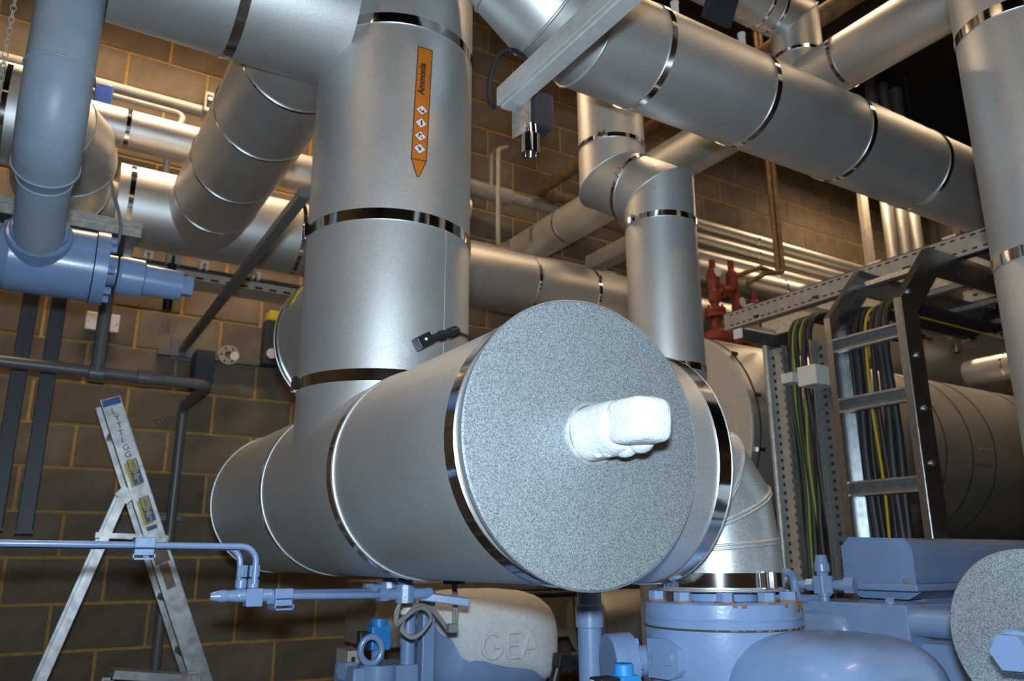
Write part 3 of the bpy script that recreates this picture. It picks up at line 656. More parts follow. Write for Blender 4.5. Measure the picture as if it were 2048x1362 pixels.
for i, (px, r, m, lab) in enumerate(((1782, .055, 'clad', 'dull vertical clad pipe under the thick main, first from the left'), (1808, .050, 'clad', 'vertical clad pipe under the thick main, second from the left'), (1833, .060, 'clad', 'brightest vertical clad pipe under the thick main, third from the left'))):
    a = at(px, 480, 'y', 4.2); pipe('vertical_clad_pipe', lab, (a.x, 4.2, 2.2), (a.x, 4.2, 6.3), r, (), m=m, group='vertical pipes in the right corner', n=32)
a = at(1735, 480, 'y', 4.35); o = MB().box((a.x, 4.35, 4.0), (.10, .05, 4.6)).build('strut_post', 'lightc', bevel=.003); tag(o, 'pale galvanised strut post right of the slim wall pipes', 'post')  # paler colour stands in for light that the post doesn't receive
for dx in (-.15, .12):
    pass
# relief discharge lines
t = thing('discharge_line', 'thin pair of brown discharge pipes dropping to the red valves', 'pipe', at(1550, 380, 'y', 3.3))
for k, dx in enumerate((0, 10)):
    P = [at(1540+dx, 330, 'y', 3.3), at(1556+dx, 548-dx*.4, 'y', 3.3), at(1520+dx, 535+k*12, 'y', 3.3), at(1470+dx*2.5, 553+k*14, 'y', 3.3)]
    P[0] = V((P[1].x, 3.3, 6.2)); MB().tube(fillet(P, .03), .016, 10).build('tube', 'rust', t)

# ------------------------------------------------------------------ vessels
EY, EZ, ER = 3.265, 2.229, .55
t = thing('insulated_vessel', 'large horizontal clad vessel with a flat beige end behind the cable ladder', 'vessel', (3.06, EY, EZ))
MB().cyl((3.07, EY, EZ), (7.6, EY, EZ), ER, n=96).build('cladding', 'clad', t)
MB().lathe([(0, 0), (ER-.004, 0), (ER+.002, .004), (ER+.002, .014), (ER-.01, .016)], (3.058, EY, EZ), (1, 0, 0), 96).build('end_plate', 'beige', t)
for x in (3.12, 4.10, 4.72, 5.0, 5.26, 5.9): band(t, (x, EY, EZ), (1, 0, 0), ER, .010, None, 'gasket')
for a in (2.4, 2.9, 3.4, 3.8): MB().box((3.12, EY+(ER+.006)*math.cos(a), EZ+(ER+.006)*math.sin(a)), (.05, .02, .02)).build('toggle_clip', 'chrome', t)
c = at(1968, 922, 'y', 2.72); MB().box((c.x, 2.727, c.z), (.20, .004, .05), Matrix.Rotation(math.radians(-8), 3, 'X')).build('warning_label', 'rust', t); MB().box((c.x+.03, 2.725, c.z+.10), (.14, .012, .07), Matrix.Rotation(math.radians(-12), 3, 'X')).build('data_plate', 'galvdull', t)
for x in (3.6, 6.6): MB().box((x, EY, .84), (.12, .8, 1.68)).build('saddle', 'navy', t)
HY, HZ, HR = 3.78, 3.29, .38
t = thing('upper_vessel', 'large clad vessel above the flat ended one at far right', 'vessel', (5.3, HY, HZ)); MB().cyl((5.3, HY, HZ), (7.6, HY, HZ), HR, n=80).build('cladding', 'clad', t); band(t, (5.38, HY, HZ), (1, 0, 0), HR, .02)
a = at(1857, 664, 'y', 3.405); MB().lathe([(0, 0), (.07, 0), (.07, .006), (0, .006)], (a.x, 3.402, a.z), (0, -1, -.05), 24).build('round_sticker', 'red', t); 
pipe('short_clad_pipe', 'short bright clad pipe over the vessel at far right', (6.3, 3.36, 2.97), (6.3, 2.2, 2.97), .10, (.30,), .014, n=40)
c = at(1698, 748, 'y', 2.5); t = thing('bright_stub', 'bright clad pipe end seen between the ladder cables', 'pipe', c); MB().cyl((c.x, 2.42, c.z), (c.x, 2.66, c.z), .065, n=32).build('cladding', 'clad', t)

# red relief valves
def relief(px, py, yy, lab, lean=1):
    b = at(px, py, 'y', yy); b.z = EZ+math.sqrt(max(0, ER**2-(yy-EY)**2)); b.z += .05; t = thing('relief_valve', lab, 'valve', b, 'red relief valves'); t.scale = (.74, .74, .86); MB().cyl(b+V((0, 0, -.14)), b, .05, n=20).build('stub', 'red', t)
    MB().lathe([(0, 0), (.115, 0), (.115, .05), (.06, .075), (.04, .09), (.04, .16)], b, (0, 0, 1), 24).build('base', 'red', t)
    MB().lathe([(0, .17), (.085, .17), (.085, .20), (0, .20)], b, (0, 0, 1), 24).build('flange', 'red', t); MB().lathe([(0, .205), (.085, .205), (.085, .235), (0, .235)], b, (0, 0, 1), 24).build('flange', 'red', t)
    for a in range(6): MB().cyl(b+V((.065*math.cos(a), .065*math.sin(a), .16)), b+V((.065*math.cos(a), .065*math.sin(a), .255)), .010, n=8).build('bolt', 'red', t)
    MB().lathe([(.03, .235), (.035, .27), (.048, .29), (.050, .36), (.044, .37), (.052, .40), (.056, .47), (.045, .52), (.028, .53), (.026, .60), (0, .60)], b, (0, 0, 1), 24).build('bonnet', 'red', t)
    MB().cyl(b+V((-.0, -.055, .50)), b+V((0, -.062, .50)), .038, n=20).build('tag_disc', 'white', t)
    MB().lathe([(.035, 0), (.035, .06), (.05, .062), (.05, .09), (.04, .10), (.04, .16), (0, .16)], b+V((0.02, 0, .36)), (1, 0, .25), 20).build('outlet', 'red', t)
    MB().lathe([(.045, -.06), (.05, .0), (.045, .08), (.026, .10), (.026, .17), (0, .17)], b+V((.22, 0, .46)), (0, 0, 1), 20).build('side_cap', 'red', t)
relief(1432, 640, 3.30, 'tall red relief valve beside the slim vertical pipe')
relief(1478, 640, 3.52, 'red relief valve behind the tall one, nearer the tray', 1)

# ------------------------------------------------------------------ cable ladders, trays, cables
def rail(parent, y, pts, depth=.10, th=.004, lip=.028, side=1, name='side_rail'):
    """C-section rail: web in the XZ plane at y with two lips, following a mitred path"""
    pts = [V((p[0], 0, p[1])) for p in pts]; N = len(pts); A = []; B = []
    for i in range(N):
        d0 = (pts[i]-pts[i-1]).normalized() if i else (pts[1]-pts[0]).normalized(); d1 = (pts[i+1]-pts[i]).normalized() if i < N-1 else d0
        n0 = V((-d0.z, 0, d0.x)); n1 = V((-d1.z, 0, d1.x)); m = (n0+n1).normalized(); k = depth/2/m.dot(n0)
        A.append(pts[i]+m*k); B.append(pts[i]-m*k)
    poly = [(p.x, p.z) for p in A]+[(p.x, p.z) for p in B[::-1]]
    q = MB().prism(poly, (0, y, 0), (1, 0, 0), (0, 0, 1), th)
    for i in range(N-1):
        for P in (A, B):
            a = P[i]+V((0, y+side*lip/2, 0)); b = P[i+1]+V((0, y+side*lip/2, 0)); q.beam(a, b, .005, lip, (0, 1, 0))
    return q.build(name, 'galvrail', parent, bevel=0)
t = thing('cable_ladder', 'galvanised cable ladder rising behind the blue machine and bending right', 'cable ladder', (2.75, 1.85, .3))
P = [(2.80, .25), (2.80, 2.50), (3.01, 2.72), (4.6, 2.72)]
rail(t, 2.016, P, side=-1); rail(t, 1.675, P, side=1)
for z in (2.40, 2.155, 1.828, 1.49, 1.15, .8):
    q = MB(); q.box((2.765, 1.845, z+.024), (.028, .335, .008)); q.box((2.765, 1.845, z-.024), (.028, .335, .008)); rg = q.build('rung', 'galv', t); MB().box((2.778, 1.845, z), (.004, .335, .042)).build('rung_web', 'galvdarkened', rg)  # web colour darkened to paint the shade between the rung edges
for x in (3.0, 3.35, 3.7, 4.05, 4.4): MB().box((x, 1.845, 2.70), (.04, .335, .02)).build('rung', 'galv', t)
for y, s in ((1.672, -1), (2.02, 1)):
    for z in (2.55, 2.30, 2.1, 1.9): MB().cyl((2.80, y, z), (2.80, y+s*.008, z), .010, n=8).build('bolt', 'galv', t)
# perforated rail crossing behind, along the room depth
t = thing('perforated_tray_rail', 'slotted pale tray rail slanting up behind the cable ladder bend', 'cable tray', (3.2, 2.25, 2.77))
px_, ry, rz = 3.20, 2.25, 2.816
MB().box((px_, ry, rz), (.004, 1.45, .092)).build('web', 'lightc', t); MB().box((px_+.02, ry, rz+.047), (.045, 1.45, .004)).build('top_lip', 'navy', t); MB().box((px_+.02, ry, rz-.047), (.045, 1.45, .004)).build('bottom_lip', 'navy', t)
for i in range(33):
    y = 1.56+i*.0425
    for z in (rz-.028, rz+.030): MB().box((px_-.002, y, z), (.003, .020, .007)).build('slot', 'dark', t)
for y in (2.75, 2.38, 1.9): MB().box((px_-.002, y, rz-.020), (.004, .038, .012)).build('slot', 'dark', t)
for y in (2.80, 2.45, 2.05, 1.7): MB().box((px_+.015, y, rz+.054), (.03, .06, .012)).build('clip', 'galv', t)
MB().box((px_+.30, ry, rz), (.004, 1.45, .092)).build('web', 'galvdull', t)
for y in (2.9, 2.5, 1.62): MB().box((px_+.15, y, rz-.03), (.30, .035, .02)).build('cross_bar', 'galv', t)
a = at(1478, 668, 'y', 2.40); t = thing('support_bar', 'dark strut bar with a white end cap under the slotted rail', 'strut', a)
MB().box((a.x+.45, 2.40, a.z), (.9, .041, .041)).build('bar', 'navy', t); MB().box((a.x-.006, 2.40, a.z), (.014, .045, .045)).build('end_cap', 'white', t, bevel=.003)
a = at(1845, 612, 'y', 2.12); t = thing('perforated_tray', 'short perforated dull tray hanging right of the cable ladder', 'cable tray', a)
MB().box((a.x+.45, 2.12, a.z-.02), (.9, .004, .10)).build('side_rail', 'galvdull', t); MB().box((a.x+.45, 2.22, a.z-.06), (.9, .20, .004)).build('bed', 'galvdull', t); MB().box((a.x+.45, 2.105, a.z+.03), (.9, .03, .004)).build('lip', 'galvdull', t)
for i in range(16):
    for dz in (-.045, .012): MB().box((a.x+.03+i*.055, 2.117, a.z+dz), (.016, .004, .012)).build('slot', 'dark', t)
a = at(1975, 585, 'y', 1.95); t = thing('bright_bracket', 'bright punched bracket beside the right hand pipe', 'bracket', a); MB().box(a, (.03, .22, .06)).build('plate', 'lightc', t)
for i in range(3): MB().box(a+V((-.016, -.07+i*.06, .0)), (.004, .022, .012)).build('slot', 'dark', t)
t = thing('black_flex', 'black flexible conduit hooking under the bright bracket', 'cable', at(1980, 620, 'y', 2.0)); MB().tube(smooth([at(x, y, 'y', 2.0) for x, y in ((1985, 590), (1990, 615), (1985, 632), (1972, 643), (1955, 645))]), .016, 10).build('conduit', 'black', t)
c = at(1905, 668, 'y', 2.15); t = thing('gas_detector', 'distant gas detector with chrome sensor right of the cable ladder', 'detector', c)
MB().box(c+V((0, 0, .01)), (.22, .06, .05), Matrix.Rotation(.12, 3, 'Y')).build('back_plate', 'white', t, bevel=.004); MB().box(c+V((.12, .0, .01)), (.08, .07, .05)).build('housing', 'navy', t, bevel=.006); MB().lathe([(.016, .03), (.018, 0), (.024, -.002), (.024, -.07), (0, -.06)], c+V((.02, 0, -.025)), (0, 0, 1), 24).build('sensor', 'chrome', t)
# two upright slotted trays
def vtray(pxa, pxb, x, lab, m, two=True, ztop=2.50):
    a = at(pxa, 800, 'x', x); b = at(pxb, 800, 'x', x); y0, y1 = b.y, a.y; w = y1-y0
    t = thing('upright_tray', lab, 'cable tray', (x, (y0+y1)/2, .2)); MB().box((x, (y0+y1)/2, ztop/2+.1), (.004, w, ztop-.2)).build('bed', m, t)
    for y in (y0, y1): MB().box((x-.015, y, ztop/2+.1), (.034, .004, ztop-.2)).build('side_lip', 'galv', t)
    for i in range(36):
        z = ztop-.03-i*.036
        for k, f in enumerate((.25, .75)): MB().box((x-.004, y0+w*f, z-.012*k), (.003, w*.10, .014)).build('slot', 'dark', t)
    return y0, y1
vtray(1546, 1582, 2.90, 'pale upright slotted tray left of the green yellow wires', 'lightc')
vtray(1640, 1692, 2.93, 'dull upright slotted tray beside the ladder rail', 'galvdarkened')
a = at(1540, 800, 'x', 2.88); o = MB().cyl((2.88, a.y, .2), (2.88, a.y, 2.52), .014, n=12).build('riser_conduit', 'galvdull'); tag(o, 'thin galvanised conduit at the left side of the upright slotted tray', 'conduit')
def vcable(px, r, m, lab, x=2.90, zt=2.56, wob=.006, group='cables between the upright trays'):
    a = at(px, 850, 'x', x); pts = []
    for i in range(14): z = .2+(zt-.2)*i/13; pts.append((x+wob*math.sin(i*1.7+px), a.y+wob*math.cos(i*1.3+px), z))
    pts = pts[:-1]+[(x+.006, a.y, zt-.05), (x+.025, a.y, zt+.02), (x+.07, a.y, zt+.07), (x+.16, a.y, zt+.09), (x+.3, a.y, zt+.092), (x+.9, a.y, zt+.09)]
    q = MB().tube(smooth(pts, 3), r, 10).build('cable', m); tag(q, lab, 'cable', group)
for px, r, m, lab in ((1594, .012, 'cable', 'black cable directly right of the pale upright tray'), (1600, .006, 'gyg', 'green and yellow wire between the upright trays, left one'), (1607, .012, 'cable', 'black cable between the two green yellow wires'),
                      (1615, .006, 'gyg', 'green and yellow wire between the upright trays, right one'), (1624, .014, 'cable', 'black cable right of the green yellow wires'), (1634, .013, 'cable', 'black cable touching the dull upright tray')):
    vcable(px, r, m, lab, 2.92)
for px, r, m, lab in ((1716, .014, 'cable', 'leftmost black cable on the cable ladder'), (1728, .018, 'cable', 'thick black cable left of the amber wire'), (1741, .009, 'cable', 'slim black cable touching the amber wire'), (1751, .006, 'gy', 'amber yellow wire running down the cable ladder'),
                      (1764, .010, 'cable', 'slim black cable right of the amber wire'), (1779, .018, 'cable', 'thick black cable right of the amber wire'), (1793, .015, 'cable', 'rightmost black cable on the cable ladder')):
    vcable(px, r, m, lab, 2.87, 2.50, .004, 'cables on the cable ladder')
c = at(1575, 756, 'x', 2.84); o = MB().box(c+V((.03, 0, 0)), (.075, .06, .045)).build('small_junction_box', 'white', bevel=.003); tag(o, 'small white box on the pale upright tray', 'box')
c = at(1617, 752, 'x', 2.82); o = MB().box(c+V((.045, -.005, 0)), (.13, .095, .085)).build('junction_box', 'white', bevel=.004); tag(o, 'larger white box over the green yellow wires', 'box')
c = at(1693, 660, 'x', 2.95); o = MB().lathe([(0, 0), (.075, 0), (.075, .02), (0, .02)], c, (-1, -.2, 0), 28).build('round_plate', 'lightc'); tag(o, 'pale round plate behind the ladder cables', 'plate')

# ------------------------------------------------------------------ blue machine at right
K = thing('compressor', 'nearer blue compressor with round bolted valve cover at right', 'compressor', (1.75, 1.45, 0))
hs = MB().lathe([(0, 1.482), (.165, 1.482), (.174, 1.478), (.174, 1.445), (.1735, 1.4445), (.172, 1.430), (.1715, 1.429)], (VX, VY, 0), (0, 0, 1), 72).build('valve_cover', 'blue', K)
MB().lathe([(.1722, 1.4275), (.172, 1.40), (.170, 1.34), (.160, 1.29), (.135, 1.22), (.12, 1.0), (.12, .6)], (VX, VY, 0), (0, 0, 1), 72, sharp=False).build('valve_body', 'blue', K)
MB().lathe([(.1728, 1.4255), (.1734, 1.4285), (.1728, 1.4300)], (VX, VY, 0), (0, 0, 1), 72).build('gasket', 'gasket', K)
MB().lathe([(.1745, 1.446), (.1755, 1.449), (.1745, 1.452)], (VX, VY, 0), (0, 0, 1), 72).build('casting_line', 'blue', K)
MB().lathe([(.085, 1.482), (.085, 1.505)], (VX, VY, 0), (0, 0, 1), 40).build('neck', 'blue', K)
for i in range(10):
    a = math.radians(-168+i*36); p = V((VX+.148*math.cos(a), VY+.148*math.sin(a), 1.482))
    b = MB().lathe_flat(p, (0, 0, 1), .019, .020).build('bolt', 'blue', K); MB().lathe([(0, 0), (.022, 0), (.022, .003), (0, .003)], p, (0, 0, 1), 16).build('washer', 'rustmark', b)
rr = random.Random(5)
for a in [-128, -122, -88, -75, -72, -70, -66, -63, -60, -58, -55, -52, -49, -40, -38, -36, -30, -24, -18, -12]:
    w = rr.uniform(.8, 4.2); h = rr.uniform(.004, .026) if -78 < a < -30 else rr.uniform(.002, .007)
    cylpatch((VX, VY), 'z', .1742, a, a+w, 1.4795-h, 1.4795, 3, .0006).build('rust_streak', 'rustmark', hs)
for a in range(-72, -6, 4): cylpatch((VX, VY), 'z', .1742, a, a+rr.uniform(2, 4), 1.4765, 1.4795, 3, .0005).build('rust_streak', 'rustmark', hs)
for a in range(-140, 0, 9): cylpatch((VX, VY), 'z', .1736, a, a+rr.uniform(1, 6), 1.4262, 1.4302, 3, .0007).build('rust_streak', 'rustmark', hs)
# name pad on the body
pn = V((-1, -.03, 0)).normalized(); ps = V((0, 0, 1)).cross(pn)*-1; pc = V((VX, VY, 1.368))+pn*.172
Rp = Matrix((pn.cross(V((0, 0, 1)))*-1, -pn, V((0, 0, 1)))).transposed()
pad = MB().prism([(-.045, -.02), (-.035, -.034), (-.012, -.040), (.045, -.040), (.045, .038), (-.005, .040), (-.045, .02)], pc-pn*.02, ps, (0, 0, 1), .036 if ps.cross(V((0, 0, 1))).dot(pn) > 0 else -.036).build('name_pad', 'blue', K, bevel=.004)
MB().lathe_flat(pc+pn*.014-ps*.022, pn, .012, .010).build('plug', 'blue', pad)
vs, fs = textmesh('LVL', .022, .001)
MB()._a([pc+pn*(.0175+p.z)+ps*(.034-p.y)+V((0, 0, 1))*(p.x-.0) for p in vs], fs, False).build('cast_lettering', 'blue', pad)
# rounded end casting, block and fittings
MB().sphere(at(1684, 1486, 'y', 1.13), (.198, .185, .206), 64, 36, .58).build('end_casting', 'blue', K)
nx, fy, ny = 1.978, 1.634, 1.30
MB().box((nx+.10, (fy+ny)/2, 1.38), (.20, fy-ny, .150)).build('top_block', 'blue', K, bevel=.004)
MB().sphere(at(1640, 1240, 'x', nx)+V((.02, 0, -.035)), (.045, .10, .062), 24, 12, .7).build('boss', 'blue', K)
MB().lathe([(.0, 0), (.034, 0), (.034, .10), (.037, .102), (.037, .145), (.030, .155), (.012, .150), (0, .148)], (2.012, 1.302, 1.413), (.05, -1, 0), 32).build('port_plug', 'blue', K)
c = V((nx+.06, 1.385, 1.455)); MB().lathe_flat(c, (0, 0, 1), .012, .014).build('bolt', 'blue', K); MB().lathe([(0, 0), (.016, 0), (.016, .002), (0, .002)], c, (0, 0, 1), 16).build('washer', 'blue', K)
MB().box((2.1, 1.55, .62), (.7, .7, 1.24)).build('crankcase', 'blue', K, bevel=.05)
MB().box((2.2, 1.24, 1.30), (.36, .28, .14)).build('side_casting', 'blue', K, bevel=.03)
# angle valve on the block
sv = thing('service_valve', 'small blue service valve standing on the compressor block', 'valve', (nx+.02, 1.56, 1.455))
s0 = V((nx+.02, 1.56, 1.455))
MB().lathe([(.014, 0), (.014, .012), (.020, .014), (.020, .022)], s0, (0, 0, 1), 16).build('base', 'blue', sv)
MB().lathe_flat(s0+V((0, 0, .020)), (0, 0, 1), .030, .048).build('body', 'blue', sv, bevel=.003)
MB().lathe([(.016, .068), (.018, .078), (.0215, .080), (.0215, .100), (.019, .102), (.015, .125), (0, .125)], s0, (0, 0, 1), 20).build('stem_cap', 'blue', sv)
MB().lathe([(.013, 0), (.016, .02), (.016, .03)], s0+V((.02, -.02, .043)), (.3, -1, 0), 16).build('outlet', 'blue', sv); MB().lathe_flat(s0+V((.03, -.05, .043)), (.3, -1, 0), .024, .026).build('outlet_nut', 'blue', sv)
MB().tube(fillet([s0+V((0, .01, .043)), s0+V((-.015, .085, .043)), s0+V((-.015, .085, -.005))], .02), .013, 12).build('inlet_bend', 'blue', sv); MB().lathe_flat(s0+V((-.005, .025, .043)), (-.1, 1, 0), .018, .022).build('inlet_nut', 'blue', sv)
u0_ = at(1575, 1190, 'y', 1.62)
t = thing('oil_return_pipe', 'blue pipe loop beside the elbow band', 'pipe', u0_); MB().tube(fillet([u0_+V((-.03, 0, -.02)), u0_+V((-.03, 0, .065)), u0_+V((.02, -.01, .06)), u0_+V((.022, -.01, -.01)), u0_+V((.13, -.02, -.012))], .025), .012, 12).build('tube', 'blue', t)
# terminal box
t = thing('terminal_box', 'rounded blue motor terminal box at the right edge', 'box', (2.5, 1.5, 1.42))
z0, z1 = 1.4975, 1.625
prof = [(0, z0), (0, z1-.03), (.02, z1), (.20, z1+.008), (.23, z1-.02), (.23, z0)]
MB().prism([(x, z) for x, z in prof], (2.174, 1.39, 0), (0, 1, 0), (0, 0, 1), .8).build('cover', 'blue', t, bevel=.018)
MB().box((2.174+.39, 1.505, z0-.006), (.84, .27, .020)).build('rim', 'blue', t, bevel=.005)
MB().prism([(.0, z0-.014), (.25, z0-.014), (.20, z0-.04), (.05, z0-.04)], (2.20, 1.385, 0), (0, 1, 0), (0, 0, 1), .7).build('lower_half', 'blue', t, bevel=.008); MB().box((2.42, 1.51, 1.43), (.26, .14, .07)).build('neck', 'blue', t)
MB().lathe_flat((2.162, 1.41, z0+.004), (0, 0, 1), .011, .014).build('bolt', 'galv', t)
# silver drum end with plug
t = thing('silver_drum', 'galvanised drum end with blue plug at the lower right corner', 'drum', (1.6, .809, 1.436))
MB().lathe([(0, 0), (.1495, 0), (.1525, .003), (.1525, .012), (.148, .013)], (1.593, .809, 1.436), (1, 0, 0), 72).build('end_plate', 'disc', t); MB().cyl((1.60, .809, 1.436), (1.95, .809, 1.436), .147, n=64).build('cladding', 'elbow', t)
c = V((1.593, .775, 1.430)); e = at(1958, 1252, 'y', .775)
st = thing('drum_plug', 'blue hexagon plug sticking out of the silver drum end', 'plug', c)
MB().lathe([(0, 0), (.034, 0), (.034, -(e.x-c.x)*.72), (.030, -(e.x-c.x)*.74), (0, -(e.x-c.x)*.74)], c, (-1, -.12, -.03), 32).build('stem', 'blue', st); MB().lathe_flat(c+V((-1, -.12, -.03)).normalized()*(-(e.x-c.x)*.74), (-1, -.12, -.03), .031, .024, 6).build('hexagon_head', 'blue', st, bevel=.004)
# flanged oil pipe and blue post in front of the valve
f = at(1240, 1325, 'y', 1.52)
t = thing('flanged_pipe', 'blue flanged pipe joining the side of the valve body', 'pipe', f)
d = V((1, -.35, .05)).normalized()
MB().lathe([(0, -.028), (.062, -.028), (.064, -.026), (.064, -.003), (.062, -.002), (.062, .002), (.064, .003), (.064, .026), (.045, .028), (.034, .034), (.032, .16)], f, d, 48).build('flange_pair', 'blue', t)
uu, vv, ww = frame(d)
for i in range(6): a = i*PI/3; MB().lathe_flat(f+d*.026+(uu*math.cos(a)+vv*math.sin(a))*.048, d, .012, .010).build('bolt', 'blue', t)
MB().lathe([(0, 0), (.055, 0), (.06, .01), (.06, .05), (0, .05)], f+d*.085, d, 32).build('boss', 'blue', t)
p = at(1181, 1300, 'y', 1.75); r_ = .032
t = thing('blue_standpipe', 'vertical blue pipe with socket under the disc ended header', 'pipe', (p.x, 1.75, .9))
MB().cyl((p.x, 1.75, .9), (p.x, 1.75, 1.53), .031, n=28).build('tube', 'blue', t); MB().lathe([(.031, 0), (.036, .002), (.036, .055), (.031, .057)], (p.x, 1.75, 1.40), (0, 0, 1), 28).build('socket', 'blue', t)
c = at(1248, 1350, 'y', 1.22); t = thing('solenoid_coil', 'bright blue solenoid coil at the bottom in front of the valve', 'solenoid', c)
MB().box(c+V((.0, 0, -.022)), (.044, .044, .045)).build('coil', 'bluecoil', t, bevel=.003); MB().lathe([(.018, 0), (.018, .018), (.015, .02), (0, .02)], c, (0, 0, 1), 24).build('cap', 'bluecoil', t); MB().box(c+V((-.044, .0, -.02)), (.044, .036, .040)).build('plug', 'black', t, bevel=.003); MB().cyl(c+V((-.066, 0, -.01)), c+V((-.085, .0, -.03)), .012, n=12).build('gland', 'lightc', t)

# ------------------------------------------------------------------ farther blue machine
K = thing('compressor', 'farther blue compressor with frosted casting under the big header', 'compressor', (1.45, 2.6, 0))
cc = V((1.455, 2.60, 1.285))
body = MB().sphere(cc, (.245, .22, .170), 56, 32, .62).build('end_casting', 'blue', K)
# frost cap: upper shell, slightly proud
q = MB(); vs = []; n, m = 56, 20
def pw(x, e=.62): return math.copysign(abs(x)**e, x)
from mathutils import noise as NZ
for j in range(m+1):
    for i in range(n):
        ph = 2*PI*i/n; tb = -.20+.42*math.cos(ph-math.radians(172))-.05*math.sin(ph*5)+.02*math.sin(ph*13); tt = tb+(PI/2-tb)*j/m
        th = .012*min(1, j/3.0)+(-.006 if j == 0 else 0)
        vs.append(cc+V(((.245+th)*pw(math.cos(tt))*pw(math.cos(ph)), (.22+th)*pw(math.cos(tt))*pw(math.sin(ph)), (.170+th)*pw(math.sin(tt)))))
fs = [(j*n+i, j*n+(i+1) % n, (j+1)*n+(i+1) % n, (j+1)*n+i) for j in range(m) for i in range(n)]
o = MB()._a(vs, fs, True).build('frost_cap', 'frost', K, 'thick white frost on the casting'); lumpy(o, .003, 4)
fr = o
Rg = Matrix.Rotation(math.radians(-20), 3, 'Z') @ Matrix.Rotation(math.radians(88), 3, 'X')
gc = at(1032, 1293, 'y', 2.30); gn = Rg @ V((0, 0, 1))
from mathutils.bvhtree import BVHTree
tree = BVHTree.FromPolygons([v.co.copy() for v in fr.data.vertices], [tuple(p.vertices) for p in fr.data.polygons]); L0 = wloc(fr)
def onfrost(x, y):
    q0 = gc+Rg @ V((x, y, 0)); h = tree.ray_cast(q0-L0, -gn)[0]; return (h+L0 if h is not None else q0)+gn*.002
def dens(pl, k=8): return [onfrost(a[0]+(b[0]-a[0])*i/k, a[1]+(b[1]-a[1])*i/k) for a, b in zip(pl, pl[1:]) for i in range(k)]+[onfrost(*pl[-1])]
hgt = .038
strokes = [[(-.066+.034*math.cos(math.radians(a)), hgt*math.sin(math.radians(a))) for a in range(50, 331, 20)]+[(-.034, -.004), (-.062, -.004)],
           [(.030, hgt), (-.010, hgt), (-.014, 0), (-.010, -hgt), (.030, -hgt)], [(-.012, 0), (.024, 0)],
           [(.040, -hgt), (.066, hgt), (.070, hgt), (.096, -hgt)], [(.050, -.012), (.086, -.012)]]
for pl in strokes: MB().tube(dens(pl, 3), .0065, 10).build('raised_stroke', 'frost', fr)
MB().box((1.55, 2.75, .55), (.7, .8, 1.10)).build('crankcase', 'blue', K, bevel=.04)
MB().lathe([(.0, 0), (.2, 0), (.19, .10), (0, .10)], (1.42, 2.62, 1.08), (0, 0, 1), 40).build('base_ring', 'blue', K)
# head block with eyebolt
hb = at(752, 1345, 'y', 2.35)
MB().box(hb+V((0, 0, -.02)), (.20, .16, .09)).build('head_block', 'blue', K, bevel=.006); MB().lathe([(.052, -.05), (.052, .045), (0, .045)], hb+V((-.02, -.06, -.015)), (0, 0, 1), 28).build('boss', 'blue', K)
MB().box(hb+V((.05, .02, -.10)), (.42, .22, .08)).build('head_plate', 'blue', K, bevel=.006)
eb = thing('eye_bolt', 'blue lifting eye bolt on the farther machine', 'eye bolt', hb+V((-.02, -.06, .03)))
e0 = at(742, 1300, 'y', 2.29)
MB().tube([e0+V((.030*math.cos(a), -.005*math.cos(a), .036*math.sin(a))) for a in [2*PI*k/24 for k in range(24)]], .0095, 12, closed=True).build('ring', 'blue', eb); MB().lathe([(.022, 0), (.022, .012), (.012, .02), (0, .022)], e0+V((0, 0, -.058)), (0, 0, 1), 20).build('shank', 'blue', eb)
c = at(757, 1275, 'y', 2.42); t = thing('solenoid_coil', 'bright blue solenoid coil behind the eye bolt', 'solenoid', c)
MB().box(c, (.062, .05, .07)).build('coil', 'bluecoil', t, bevel=.004); MB().cyl(c+V((0, 0, .03)), c+V((0, 0, .055)), .026, n=24).build('cap', 'bluecoil', t); MB().box(c+V((-.05, 0, -.005)), (.03, .035, .05)).build('plug', 'black', t, bevel=.003); MB().cyl(c+V((0, 0, -.10)), c+V((0, 0, -.03)), .02, n=16).build('stem', 'blue', t)
c = at(699, 1328, 'y', 2.45); t = thing('grey_plate', 'small pale slotted plate left of the eye bolt', 'plate', c); MB().box(c, (.05, .10, .085)).build('plate', 'lightc', t, bevel=.002); MB().box(c+V((-.008, -.05, 0)), (.012, .004, .05)).build('slot', 'dark', t)
c = at(705, 1340, 'y', 2.36); o = MB().lathe_flat(c, (-1, -.3, 0), .026, .04).build('hexagon_plug', 'blue'); tag(o, 'blue hexagon plug beside the pale slotted plate', 'plug')
c = at(815, 1300, 'y', 2.30); t = thing('blue_breather', 'blue pipe with a clear plastic cap near the looped cable', 'pipe', (c.x, 2.30, 1.0))
MB().cyl((c.x, 2.30, .9), (c.x, 2.30, c.z+.10), .022, n=24).build('tube', 'blue', t); MB().lathe([(.026, 0), (.026, .012), (.020, .013), (.020, .055), (.012, .068), (0, .070)], (c.x, 2.30, c.z+.10), (0, 0, 1), 24).build('cap', 'white', t); MB().cyl((c.x, 2.30, c.z+.02), (c.x, 2.30, c.z+.032), .025, n=24).build('collar', 'blue', t)
c = at(852, 1280, 'y', 2.28); o = MB().box((c.x, 2.28, 1.17), (.040, .040, .62)).build('square_post', 'blue', bevel=.004); tag(o, 'square blue post in front of the frosted casting', 'post')
